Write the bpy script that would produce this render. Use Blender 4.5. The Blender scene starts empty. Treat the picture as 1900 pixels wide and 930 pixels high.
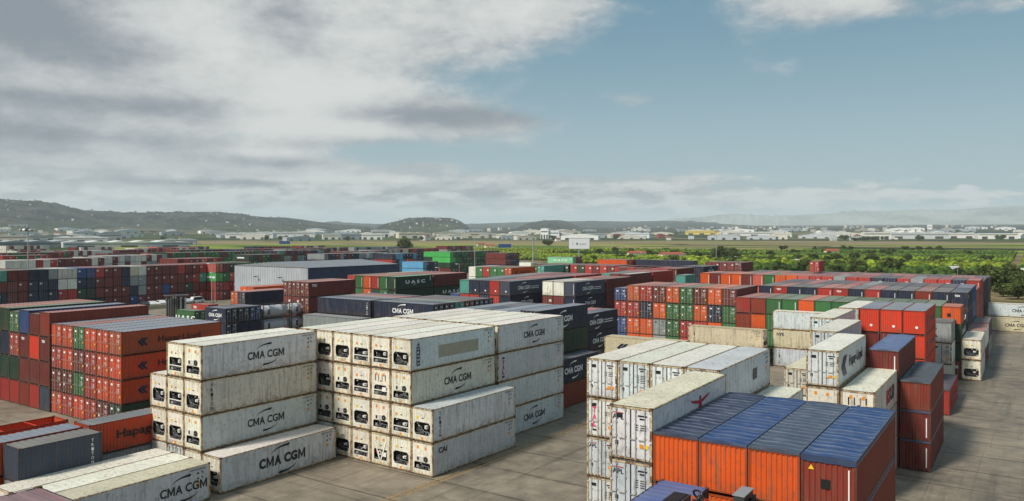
import bpy, math, random
import numpy as np
from mathutils import Vector, Matrix
R = math.radians
rnd = random.Random(7)
sc = bpy.context.scene
col = sc.collection

# ---------------------------------------------------------------- camera, sky, sun, exposure
F, HY, CH = 1445.0, 436.0, 20.65            # focal length and horizon row in photo pixels, camera height in metres
cam = bpy.data.cameras.new('camera'); co = bpy.data.objects.new('camera', cam); col.objects.link(co)
co.location = (0, 0, CH); co.rotation_euler = (R(90), 0, 0)
cam.sensor_width = 36; cam.lens = F / 1900 * 36; cam.shift_y = -(465 - HY) / 1900
cam.clip_start = 0.5; cam.clip_end = 60000
sc.camera = co
sc.view_settings.view_transform = 'Standard'; sc.view_settings.look = 'None'
sc.view_settings.gamma = 1; sc.view_settings.exposure = 0.63
sc.view_settings.use_curve_mapping = False
SUN_AZ, SUN_EL = R(232), R(43)              # direction towards the sun: azimuth clockwise from +Y, elevation
sd = Vector((math.sin(SUN_AZ) * math.cos(SUN_EL), math.cos(SUN_AZ) * math.cos(SUN_EL), math.sin(SUN_EL)))
sl = bpy.data.lights.new('sun', 'SUN'); sl.energy = 2.7; sl.angle = R(10); sl.color = (1, 0.93, 0.82)
so = bpy.data.objects.new('sun', sl); col.objects.link(so)
so.rotation_euler = sd.to_track_quat('Z', 'Y').to_euler(); so.location = (0, 0, 200)
sc.cycles.max_bounces = 5; sc.cycles.diffuse_bounces = 3; sc.cycles.glossy_bounces = 2
sc.cycles.volume_bounces = 2; sc.cycles.transparent_max_bounces = 4
sc.cycles.use_denoising = True

# ---------------------------------------------------------------- node helpers
class G:
    """tiny wrapper to write node graphs as expressions"""
    def __init__(s, nt): s.nt = nt
    def n(s, t, **k):
        o = s.nt.nodes.new(t)
        for a, v in k.items(): setattr(o, a, v)
        return o
    def put(s, sock, v):
        if isinstance(v, bpy.types.NodeSocket): s.nt.links.new(v, sock)
        elif v is not None:
            try: sock.default_value = v
            except Exception:
                sock.default_value = (v[0], v[1], v[2], 1) if hasattr(v, '__len__') and len(v) == 3 else (v, v, v)
    def m(s, op, a, b=None, c=None, clamp=False):
        o = s.n('ShaderNodeMath', operation=op, use_clamp=clamp)
        s.put(o.inputs[0], a); s.put(o.inputs[1], b); s.put(o.inputs[2], c)
        return o.outputs[0]
    def v(s, op, a, b=None, sc_=None):
        o = s.n('ShaderNodeVectorMath', operation=op)
        s.put(o.inputs[0], a); s.put(o.inputs[1], b)
        if sc_ is not None: s.put(o.inputs['Scale'], sc_)
        return o.outputs['Value'] if op in ('DOT_PRODUCT', 'LENGTH', 'DISTANCE') else o.outputs[0]
    def mix(s, f, a, b, bt='MIX'):
        o = s.n('ShaderNodeMix', data_type='RGBA', blend_type=bt)
        s.put(o.inputs[0], f); s.put(o.inputs[6], a); s.put(o.inputs[7], b)
        return o.outputs[2]
    def noise(s, vec, scale, detail=3, rough=0.55, dist=0.0, out=0):
        o = s.n('ShaderNodeTexNoise'); s.put(o.inputs['Vector'], vec)
        o.inputs['Scale'].default_value = scale; o.inputs['Detail'].default_value = detail
        o.inputs['Roughness'].default_value = rough; o.inputs['Distortion'].default_value = dist
        return o.outputs[out]
    def ramp(s, f, a, b, c0=0.0, c1=1.0):
        o = s.n('ShaderNodeMapRange', interpolation_type='SMOOTHSTEP')
        s.put(o.inputs[0], f); s.put(o.inputs[1], a); s.put(o.inputs[2], b); s.put(o.inputs[3], c0); s.put(o.inputs[4], c1)
        return o.outputs[0]
    def sep(s, v):
        o = s.n('ShaderNodeSeparateXYZ'); s.put(o.inputs[0], v); return o.outputs
    def comb(s, x, y, z):
        o = s.n('ShaderNodeCombineXYZ'); s.put(o.inputs[0], x); s.put(o.inputs[1], y); s.put(o.inputs[2], z); return o.outputs[0]

def lin(c):
    if isinstance(c, str): c = [int(c[i:i+2], 16) / 255 for i in (0, 2, 4)]
    return tuple(((x + 0.055) / 1.055) ** 2.4 if x > 0.04045 else x / 12.92 for x in c)

# ---------------------------------------------------------------- sky with clouds
world = bpy.data.worlds.new('World'); sc.world = world; world.use_nodes = True
nt = world.node_tree; nt.nodes.clear(); g = G(nt)
sky = g.n('ShaderNodeTexSky', sky_type='NISHITA'); sky.sun_disc = False
sky.sun_elevation = SUN_EL; sky.sun_rotation = SUN_AZ; sky.air_density = 1.0; sky.dust_density = 1.5; sky.ozone_density = 1.0
tc = g.n('ShaderNodeTexCoord'); D = g.v('NORMALIZE', tc.outputs['Generated'])
dx, dy, dz = g.sep(D)
az = g.m('ARCTAN2', dx, dy); el = g.m('ARCSINE', dz)
zz = g.m('ADD', g.m('MAXIMUM', dz, 0.0), 0.09)
P = g.comb(g.m('DIVIDE', dx, zz), g.m('DIVIDE', dy, zz), 0.0)       # cloud layer seen from below
S = g.comb(g.m('MULTIPLY', az, 1.0), g.m('MULTIPLY', el, 2.1), 0.0)
n1 = g.noise(S, 4.6, 7, 0.56, 0.5)
n2 = g.noise(g.v('ADD', P, (3.1, 7.7, 0)), 0.55, 6, 0.58, 0.3)
n3 = g.noise(g.v('ADD', S, (9.3, 2.2, 0)), 9.0, 8, 0.62, 0.2)
n4 = g.noise(g.v('ADD', S, (1.3, 5.2, 0)), 26.0, 6, 0.65, 0.1)
n5 = g.noise(g.comb(g.m('MULTIPLY', az, 16.0), g.m('MULTIPLY', el, 60.0), 4.0), 1.0, 6, 0.6, 0.2)     # the low cumulus row
lowrow = g.m('MULTIPLY', g.m('MULTIPLY', g.ramp(el, .018, .035), g.ramp(el, .05, .085, 1, 0)), g.m('SUBTRACT', n5, .46))
def wa(px): return math.atan((px - 950) / F)
def we(py): return math.atan((HY - py) / F)
def blob(px, py, rx, ry, amp, rot=0.0):
    a0, e0 = wa(px), we(py)
    a = g.m('SUBTRACT', az, a0); e = g.m('SUBTRACT', el, e0)
    c, s_ = math.cos(rot), math.sin(rot)
    u = g.m('DIVIDE', g.m('ADD', g.m('MULTIPLY', a, c), g.m('MULTIPLY', e, s_)), rx / F)
    w = g.m('DIVIDE', g.m('SUBTRACT', g.m('MULTIPLY', e, c), g.m('MULTIPLY', a, s_)), ry / F)
    q = g.m('ADD', g.m('MULTIPLY', u, u), g.m('MULTIPLY', w, w))
    return g.m('MULTIPLY', g.m('EXPONENT', g.m('MULTIPLY', q, -1.0)), amp)
def total(bl):
    t = bl[0]
    for b in bl[1:]: t = g.m('ADD', t, b)
    return t
cover = total([blob(230, 30, 360, 120, 0.75), blob(60, 150, 260, 120, 0.6), blob(560, 175, 130, 105, 0.7), blob(740, 205, 230, 48, 0.72, -0.16), blob(900, 226, 130, 15, 0.30), blob(660, 15, 280, 115, 0.75), blob(950, 0, 170, 78, 0.8),
               blob(120, 245, 420, 62, 0.62), blob(200, 330, 460, 50, 0.8), blob(60, 60, 300, 120, .3), blob(640, 365, 700, 36, 0.62), blob(380, 150, 100, 24, -0.30), blob(470, 245, 70, 55, -0.30), blob(740, 290, 200, 18, -0.35), blob(330, 262, 160, 12, -0.2),
               blob(1530, 5, 165, 60, 0.85), blob(1850, 75, 120, 12, .2), blob(1180, 190, 50, 20, 0.36), blob(1750, 60, 200, 18, 0.24), blob(1100, 175, 90, 12, 0.16), blob(1430, 140, 60, 14, 0.24),
               blob(1240, 350, 40, 10, 0.30), blob(1600, 366, 140, 12, 0.5), blob(1330, 384, 420, 18, 0.45), blob(790, 307, 60, 10, 0.42), blob(735, 334, 40, 8, 0.5), blob(630, 335, 40, 8, 0.4), blob(1100, 345, 300, 22, 0.34)])
dens = g.m('ADD', cover, g.m('ADD', g.m('MULTIPLY', g.m('SUBTRACT', n1, 0.5), 0.75), g.m('MULTIPLY', g.m('SUBTRACT', n3, 0.5), 0.55)))
# clouds elsewhere in the sky, out of the photograph
dens = g.m('ADD', dens, g.m('ADD', g.m('MULTIPLY', g.m('SUBTRACT', n4, 0.5), 0.36), g.m('MULTIPLY', lowrow, 3.2)))
away = g.ramp(g.m('ABSOLUTE', az), 0.75, 1.3)
dens = g.m('ADD', dens, g.m('MULTIPLY', away, g.m('MULTIPLY', g.m('SUBTRACT', n2, 0.36), 2.2)))
mask = g.ramp(dens, 0.13, 0.58)
lightn = total([blob(300, 75, 200, 60, 0.34), blob(560, 185, 130, 85, 0.55), blob(640, 245, 160, 20, 0.2), blob(700, 50, 110, 60, 0.2), blob(960, 30, 140, 45, 0.25), blob(1540, 0, 170, 60, 0.3), blob(790, 165, 90, 16, 0.25),
                blob(1600, 366, 200, 14, 0.25), blob(735, 333, 60, 9, 0.35), blob(480, 290, 70, 8, 0.25), blob(160, 195, 130, 18, 0.2), blob(220, 315, 160, 12, 0.15), blob(630, 335, 50, 8, 0.2),
                blob(50, 85, 120, 50, -0.7), blob(170, 130, 110, 40, -0.22), blob(530, 60, 75, 60, -0.36), blob(850, 218, 180, 20, -0.42), blob(660, 268, 150, 12, -0.2), blob(240, 222, 240, 20, -0.34), blob(60, 200, 90, 30, -0.2),
                blob(400, 345, 130, 7, -0.35), blob(520, 308, 90, 10, -0.3), blob(120, 275, 180, 16, -0.25), blob(1000, 360, 300, 8, -0.12)])
sh = g.m('ADD', g.m('ADD', lightn, 0.55), g.m('ADD', g.m('MULTIPLY', g.m('SUBTRACT', n1, 0.5), 0.55), g.m('MULTIPLY', g.m('SUBTRACT', n3, 0.5), 0.8)))
sh = g.m('ADD', sh, g.m('ADD', g.m('MULTIPLY', g.m('SUBTRACT', n4, 0.5), 0.5), g.m('MULTIPLY', g.m('MAXIMUM', lowrow, 0.0), 3.0)))
cc = g.mix(g.ramp(sh, 0.1, 1.0), (1.6, 1.82, 2.12, 1), (4.6, 4.68, 4.6, 1))
# clear air: the sky model toned to the muted teal of the day, paler to the horizon
clear = g.mix(1.0, sky.outputs[0], (0.50, 0.64, 0.60, 1), 'MULTIPLY')
base = g.mix(g.ramp(el, 0.0, 0.30), (2.75, 3.5, 3.85, 1), (1.0, 1.95, 2.65, 1))
clear = g.mix(0.85, clear, base)
out = g.mix(mask, clear, cc)
low = g.ramp(el, 0.0, 0.05, 1.0, 0.0)
out = g.mix(g.m('MULTIPLY', low, 0.75), out, (4.55, 4.95, 5.0, 1))
bg = g.n('ShaderNodeBackground'); g.put(bg.inputs[0], out); bg.inputs[1].default_value = 0.10
wo = g.n('ShaderNodeOutputWorld'); nt.links.new(bg.outputs[0], wo.inputs[0])

# ---------------------------------------------------------------- materials
W2 = 1.219; L40 = 12.192; L20 = 6.058
MATS = {}
def mat(name, build):
    if name in MATS: return MATS[name]
    m = bpy.data.materials.new(name); m.use_nodes = True; nt = m.node_tree; nt.nodes.clear()
    g = G(nt); b = g.n('ShaderNodeBsdfPrincipled'); o = g.n('ShaderNodeOutputMaterial'); nt.links.new(b.outputs[0], o.inputs[0])
    build(g, b); MATS[name] = m
    return m
def bump(g, b, h, strength, dist):
    n = g.n('ShaderNodeBump'); n.inputs['Strength'].default_value = strength; n.inputs['Distance'].default_value = dist
    g.put(n.inputs['Height'], h); g.put(b.inputs['Normal'], n.outputs[0])
def plain(name, c, rough=0.6, metal=0.0, var=0.15):
    c = lin(c)
    def f(g, b):
        ob = g.n('ShaderNodeTexCoord').outputs['Object']
        k = g.m('ADD', g.m('MULTIPLY', g.noise(ob, 2.3, 4), 2 * var), 1 - var)
        g.put(b.inputs['Base Color'], g.mix(1.0, (*c, 1), g.comb(k, k, k), 'MULTIPLY'))
        b.inputs['Roughness'].default_value = rough; b.inputs['Metallic'].default_value = metal
    return mat(name, f)
def paint(name, dirt=0.5, streak=0.4, rust=0.15, rough=0.5, tint=None, scale=1.0, attr=False, dust=0.0, rustc='6b3a1e', fade=0.0):
    """weathered container paint; the colour comes from the object (or from the mesh attribute of the far mass)"""
    def f(g, b):
        oi = g.n('ShaderNodeObjectInfo'); c = oi.outputs['Color']
        if attr: c = g.n('ShaderNodeAttribute', attribute_name='tint').outputs['Color']
        geo = g.n('ShaderNodeNewGeometry')
        pos = g.v('ADD', geo.outputs['Position'], g.v('SCALE', (17.0, 31.0, 7.0), None, oi.outputs['Random'])) if not attr else geo.outputs['Position']
        big = g.noise(pos, 0.35 * scale, 4, 0.6)
        k = g.m('ADD', g.m('MULTIPLY', big, 0.5), 0.75)
        c = g.mix(1.0, c, g.comb(k, k, k), 'MULTIPLY')
        if fade:                                        # chalked, sun-bleached paint
            c = g.mix(g.m('MULTIPLY', g.ramp(g.noise(pos, 1.1, 5, 0.65), 0.35, 0.75), fade), c, (0.42, 0.37, 0.33, 1))
        st = g.noise(g.v('MULTIPLY', pos, (4.0, 4.0, 0.30)), 1.0, 6, 0.7)
        wear = g.m('ADD', 0.45, oi.outputs['Random']) if not attr else 1.0
        c = g.mix(g.m('MULTIPLY', g.ramp(st, 0.46, 0.70), g.m('MULTIPLY', wear, streak), clamp=True), c, (0.15, 0.105, 0.07, 1))
        if rust and not attr:
            oz = g.sep(g.n('ShaderNodeTexCoord').outputs['Object'])[2]
            foot = g.m('MULTIPLY', g.ramp(oz, .15, .95, 1, 0), g.ramp(g.noise(pos, 1.4, 6, .7), .42, .62))
            c = g.mix(g.m('MULTIPLY', foot, g.m('MULTIPLY', wear, .45), clamp=True), c, (0.12, 0.075, 0.045, 1))
            spot = g.ramp(g.noise(g.v('MULTIPLY', pos, (1.0, 1.0, .5)), 7.0, 4, .6), .70, .74)
            c = g.mix(g.m('MULTIPLY', spot, .8), c, (0.10, 0.05, 0.03, 1))
        fine = g.noise(pos, 3.2, 6, 0.7)
        c = g.mix(g.m('MULTIPLY', g.ramp(fine, 0.50, 0.72), dirt * 0.55), c, (0.09, 0.07, 0.055, 1))
        ru = g.noise(g.v('MULTIPLY', pos, (1.6, 1.6, 0.9)), 2.2, 7, 0.75)
        c = g.mix(g.m('MULTIPLY', g.ramp(ru, 0.66 - rust * 0.25, 0.76 - rust * 0.2), min(1, rust * 2.5)), c, (*lin(rustc), 1))
        if dust:
            dn = g.ramp(g.noise(pos, 0.22, 5, 0.6), 0.25, 0.7)
            c = g.mix(g.m('MULTIPLY', dn, dust), c, (0.34, 0.31, 0.28, 1))
        g.put(b.inputs['Base Color'], c)
        b.inputs['Roughness'].default_value = rough
        bump(g, b, fine, 0.25, 0.02)
    return mat(name, f)
PAINT = paint('weathered container paint', rust=0.2, rough=0.62, dirt=.8, streak=.5)
ROOF = paint('dusty container roof paint', dirt=0.6, streak=0.0, rust=0.25, rough=0.6, dust=0.35, scale=0.6)
WPAINT = paint('white reefer side paint', dirt=0.8, streak=0.42, rust=0.30, rough=0.45, rustc='7a4a26')
WROOF = paint('stained white reefer roof', dirt=1.0, streak=0.2, rust=0.42, rough=0.6, scale=0.8, rustc='8a6238')
WFRAME = paint('rusty cream frame paint', dirt=1.0, streak=0.7, rust=0.78, rough=0.7, rustc='6e4324')
DFRAME = paint('worn steel frame paint', dirt=0.9, streak=0.5, rust=0.35, rough=0.6)
FARP = paint('far container paint', rust=0.05, rough=0.6, attr=True, dirt=0.3, streak=0.3)
BLACK = plain('black machinery', '141415', 0.5)
DARKM = plain('dark grey machinery', '3a3a3b', 0.5)
ALU = plain('galvanised metal', '9da0a1', 0.45, 0.3)
RODM = plain('galvanised lock rod', 'a9a59c', 0.5, 0.2, 0.3)
CASTM = plain('rusty corner casting', '5b4433', .85)
GASKET = plain('dark door gasket', '2a2622', 0.8)
WHITEP = plain('white plate', 'e6e4dc', 0.5)
ORANGEP = plain('orange sticker', 'e08a1e', 0.5)
YELLOWP = plain('yellow sticker', 'e8c024', 0.5)
BLACKT = plain('black lettering paint', '15161a', 0.5)
WHITET = plain('white lettering paint', 'e4e6e6', 0.5)
BLUET = plain('dark blue lettering paint', '12203f', 0.5)
REDT = plain('red lettering paint', 'b3182c', 0.5)
PINKT = plain('pink lettering paint', 'd84a78', 0.5)
TANP = plain('tan overpainted patch', '9f9a86', 0.7)
def tarpf(name, c):
    c = lin(c)
    def f(g, b):
        oi = g.n('ShaderNodeObjectInfo'); ob = g.n('ShaderNodeTexCoord').outputs['Object']
        p = g.v('ADD', ob, g.v('SCALE', (7.0, 3.0, 1.0), None, oi.outputs['Random']))
        wv = g.noise(g.v('MULTIPLY', p, (6.0, 0.5, 1.0)), 1.2, 4, 0.6, 0.3)
        fade = g.ramp(g.noise(p, 0.9, 5, 0.6), 0.35, 0.7)
        cc = g.mix(g.m('MULTIPLY', fade, 0.22), g.mix(1.0, oi.outputs['Color'], (*c, 1), 'MULTIPLY'), (0.17, 0.19, 0.23, 1))
        cc = g.mix(g.m('MULTIPLY', g.ramp(wv, .55, .75), .45), cc, (0.30, 0.32, 0.36, 1)); cc = g.mix(g.ramp(g.noise(p, 5.0, 6, 0.75), 0.50, 0.72), cc, (0.05, 0.055, 0.07, 1))
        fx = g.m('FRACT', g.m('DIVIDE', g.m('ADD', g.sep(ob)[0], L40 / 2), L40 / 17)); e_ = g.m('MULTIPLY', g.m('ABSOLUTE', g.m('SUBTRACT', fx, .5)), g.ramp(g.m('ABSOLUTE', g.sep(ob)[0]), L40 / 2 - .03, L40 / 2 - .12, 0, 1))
        cc = g.mix(g.m('MULTIPLY', g.ramp(e_, .36, .48), g.ramp(g.noise(p, 1.6, 5, .6), .3, .6, .12, .55)), cc, (0.22, 0.25, 0.30, 1))     # pale line over each roof bow, the lit ridge put into the colour
        cc = g.mix(g.ramp(e_, .0, .16, .55, 0), cc, (0.022, 0.026, 0.04, 1))                                                           # dark band between the bows, shade of the sagging cloth painted in
        g.put(b.inputs['Base Color'], cc); b.inputs['Roughness'].default_value = 0.42
        bump(g, b, g.m('ADD', wv, g.m('MULTIPLY', g.noise(p, 7.0, 3), 0.1)), 0.5, 0.06)
    return mat(name, f)
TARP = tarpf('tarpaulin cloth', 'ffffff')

# ---------------------------------------------------------------- mesh builder
class MB:
    def __init__(s): s.v = []; s.f = []; s.m = []; s.mats = []; s.tint = None
    def mi(s, m):
        if m not in s.mats: s.mats.append(m)
        return s.mats.index(m)
    def add(s, vs, fs, m):
        o = len(s.v); s.v += [tuple(v) for v in vs]; k = s.mi(m)
        for f in fs: s.f.append([o + i for i in f]); s.m.append(k)
    def box(s, x0, x1, y0, y1, z0, z1, m):
        s.add([(x, y, z) for z in (z0, z1) for y in (y0, y1) for x in (x0, x1)],
              [(0, 2, 3, 1), (4, 5, 7, 6), (0, 1, 5, 4), (2, 6, 7, 3), (0, 4, 6, 2), (1, 3, 7, 5)], m)
    def poly(s, pts, m): s.add(pts, [list(range(len(pts)))], m)
    def prism(s, pts, d, m):
        """flat polygon extruded by vector d"""
        n = len(pts); q = [tuple(Vector(p) + Vector(d)) for p in pts]
        s.add(list(pts) + q, [list(range(n))[::-1], list(range(n, 2 * n))] + [(i, (i + 1) % n, n + (i + 1) % n, n + i) for i in range(n)], m)
    def cyl(s, a, b, r, m, n=10, r2=None, caps=True):
        a, b = Vector(a), Vector(b); d = (b - a).normalized(); r2 = r if r2 is None else r2
        x = d.orthogonal().normalized(); y = d.cross(x)
        vs = [a + (x * math.cos(t) + y * math.sin(t)) * r for t in [2 * math.pi * i / n for i in range(n)]]
        vs += [b + (x * math.cos(t) + y * math.sin(t)) * r2 for t in [2 * math.pi * i / n for i in range(n)]]
        fs = [(i, (i + 1) % n, n + (i + 1) % n, n + i) for i in range(n)]
        if caps: fs += [tuple(range(n))[::-1], tuple(range(n, 2 * n))]
        s.add(vs, fs, m)
    def data(s, name, smooth=False):
        me = bpy.data.meshes.new(name); me.from_pydata(s.v, [], s.f)
        for m in s.mats: me.materials.append(m)
        me.polygons.foreach_set('material_index', s.m)
        if smooth: me.polygons.foreach_set('use_smooth', [True] * len(s.f))
        me.update(); return me
def link(name, data, parent=None, loc=(0, 0, 0), rz=0, color=None):
    o = bpy.data.objects.new(name, data); col.objects.link(o); o.location = loc
    if rz: o.rotation_euler = (0, 0, rz)
    if parent: o.parent = parent
    if color: o.color = (*color[:3], 1)
    return o
def tag(o, label=None, cat=None, group=None, kind=None):
    for k, v in (('label', label), ('category', cat), ('group', group), ('kind', kind)):
        if v: o[k] = v
    return o
CACHE = {}
def cached(key, fn):
    if key not in CACHE: CACHE[key] = fn()
    return CACHE[key]

# ---------------------------------------------------------------- container part meshes (x = length, -y = side seen, z up)
HC = 2.896; ST = 2.591; L40 = 12.192; L20 = 6.058
def corr(mb, a, b, z0, z1, y, depth, pitch, m, axis='x', inv=1):
    """corrugated sheet from a to b along an axis; valleys step by `depth` towards +inv"""
    n = max(1, round((b - a) / pitch)); p = (b - a) / n; xs = []
    for i in range(n):
        o = a + i * p
        xs += [(o, 0), (o + p * .28, 0), (o + p * .5, 1), (o + p * .78, 1)]
    xs.append((b, 0)); vs = []
    for x, d in xs:
        yy = y + inv * d * depth
        for z in (z0, z1): vs.append((x, yy, z) if axis == 'x' else (yy, x, z))
    mb.add(vs, [(2 * i, 2 * i + 2, 2 * i + 3, 2 * i + 1) for i in range(len(xs) - 1)], m)
def castings(mb, L, h, m):
    for sx in (-1, 1):
        for sy in (-1, 1):
            for z0, z1 in ((0, .118), (h - .118, h)):
                x0, x1 = sorted((sx * L / 2, sx * (L / 2 - .178))); y0, y1 = sorted((sy * (W2 + .001), sy * (W2 - .162)))
                mb.box(x0, x1, y0, y1, z0, z1, m)
def frame_mesh(L, h, m):
    mb = MB(); castings(mb, L, h, CASTM); a = L / 2 - .006
    for sx in (-1, 1):
        for sy in (-1, 1):
            x0, x1 = sorted((sx * a, sx * (a - .14))); y0, y1 = sorted((sy * (W2 - .006), sy * (W2 - .11)))
            mb.box(x0, x1, y0, y1, .118, h - .118, m)
        x0, x1 = sorted((sx * a, sx * (a - .10)))
        mb.box(x0, x1, -W2 + .165, W2 - .165, h - .15, h - .055, m)
        mb.box(x0, x1, -W2 + .165, W2 - .165, .10, .18, m)
    for sy in (-1, 1):
        y0, y1 = sorted((sy * (W2 - .004), sy * (W2 - .07)))
        mb.box(-L / 2 + .18, L / 2 - .18, y0, y1, h - .11, h - .035, m)
        mb.box(-L / 2 + .18, L / 2 - .18, y0, y1, .085, .19, m)
    mb.box(-L / 2 + .2, L / 2 - .2, -W2 + .16, W2 - .16, .10, .14, GASKET)
    return mb
def side_mesh(L, h, m, reefer=False):
    mb = MB()
    if reefer: corr(mb, -L / 2 + .146, L / 2 - .146, .17, h - .09, -W2 + .012, .012, .42, m)
    else: corr(mb, -L / 2 + .146, L / 2 - .146, .17, h - .09, -W2 + .014, .045, .278, m)
    return mb
def roof_mesh(L, h, m, reefer=False):
    mb = MB(); n = 22 if L > 8 else 11; xs = []
    a, b = -L / 2 + .10, L / 2 - .10; p = (b - a) / n; dz = .006 if reefer else .022
    for i in range(n):
        o = a + i * p; xs += [(o, 0), (o + p * .35, 0), (o + p * .5, 1), (o + p * .85, 1)]
    xs.append((b, 0)); vs = []
    for x, d in xs:
        for y in (-W2 + .06, W2 - .06): vs.append((x, y, h - .03 - d * dz + (.012 if reefer else 0)))
    mb.add(vs, [(2 * i, 2 * i + 2, 2 * i + 3, 2 * i + 1) for i in range(len(xs) - 1)], m)
    for x in (-L / 2 + .2, L / 2 - .2): mb.box(x - .02, x + .02, -W2 + .2, W2 - .2, h - .05, h - .012, m)
    return mb
def endwall_mesh(L, h, m):
    mb = MB(); corr(mb, -W2 + .116, W2 - .116, .15, h - .13, -L / 2 + .02, .05, .25, m, 'y', 1); return mb
def door_mesh(L, h, m, rods, wide=1.10, side=1, reefer=False):
    """one door leaf, centred on y = 0, on the -x end"""
    mb = MB(); x = -L / 2 + .03; y0, y1 = -wide / 2, wide / 2; z0, z1 = .16, h - .14
    mb.box(x + .002, x + .05, y0 + .005, y1 - .005, z0, z1, m)
    for (a, b, c, d) in ((y0, y0 + .03, z0, z1), (y1 - .03, y1, z0, z1), (y0 + .03, y1 - .03, z0, z0 + .03), (y0 + .03, y1 - .03, z1 - .03, z1)):
        mb.box(x - .006, x + .003, a, b, c, d, GASKET)
    if not reefer:
        hh = (z1 - z0 - .3) / 5
        for i in range(5):
            zz_ = z0 + .17 + i * hh
            mb.box(x - .018, x + .003, y0 + .06, y1 - .06, zz_, zz_ + hh * .52, m)
    for i in range(4):
        zc = z0 + .25 + i * (z1 - z0 - .5) / 3; yy = y1 if side > 0 else y0
        mb.box(x - .035, x - .004, yy - .07, yy + .05, zc - .05, zc + .05, m)
    if rods: rod_geo(mb, L, h, -.26); rod_geo(mb, L, h, .26)
    return mb
def rod_geo(mb, L, h, y):
    x = -L / 2 - .012
    mb.cyl((x, y, .08), (x, y, h - .06), .022, RODM, 8)
    for z in (.2, .75, 1.3, h - .9, h - .22): mb.box(x - .03, x + .03, y - .055, y + .055, z - .035, z + .035, RODM)
    mb.box(x - .045, x - .02, y, y + .36, 1.16, 1.20, RODM)
def rod_mesh(L, h): mb = MB(); rod_geo(mb, L, h, 0); return mb
def marks_mesh(L, h, seed, m, reefer=False):
    """stencilled codes, data plates and warning stickers on the doors"""
    r = random.Random(seed); mb = MB(); x = -L / 2 + (.002 if reefer else -.0)
    def pl(y, z, w, hh, mm): mb.box(x - .004, x + .012, y - w / 2, y + w / 2, z - hh / 2, z + hh / 2, mm)
    for k in range(2): pl(-.68, h - .45 - k * .16, .52 - .2 * k, .075, m)
    for k in range(r.choice((3, 4, 5))): pl(-.72, h - .95 - k * .12, .34, .035, m); pl(-.34, h - .95 - k * .12, .2, .035, m)
    if r.random() < .6: pl(.66, h - .55, .4, .22, m)
    return mb
def plates(L, seed, reefer):
    r = random.Random(seed + 50); x = -L / 2 + (.002 if reefer else 0); out = [(-.9, .85, .2, .22, r.choice((YELLOWP, ORANGEP, WHITEP)))]
    if r.random() < .5: out.append((.72, 1.0, .22, .26, WHITEP))
    if reefer: out += [(-.62, .85, .2, .22, ORANGEP), (.8, .9, .18, .22, DARKM)]
    return [(x, *o) for o in out]
def plate_mesh(x, y, z, w, hh, mm): mb = MB(); mb.box(x - .004, x + .012, y - w / 2, y + w / 2, z - hh / 2, z + hh / 2, mm); return mb

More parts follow.
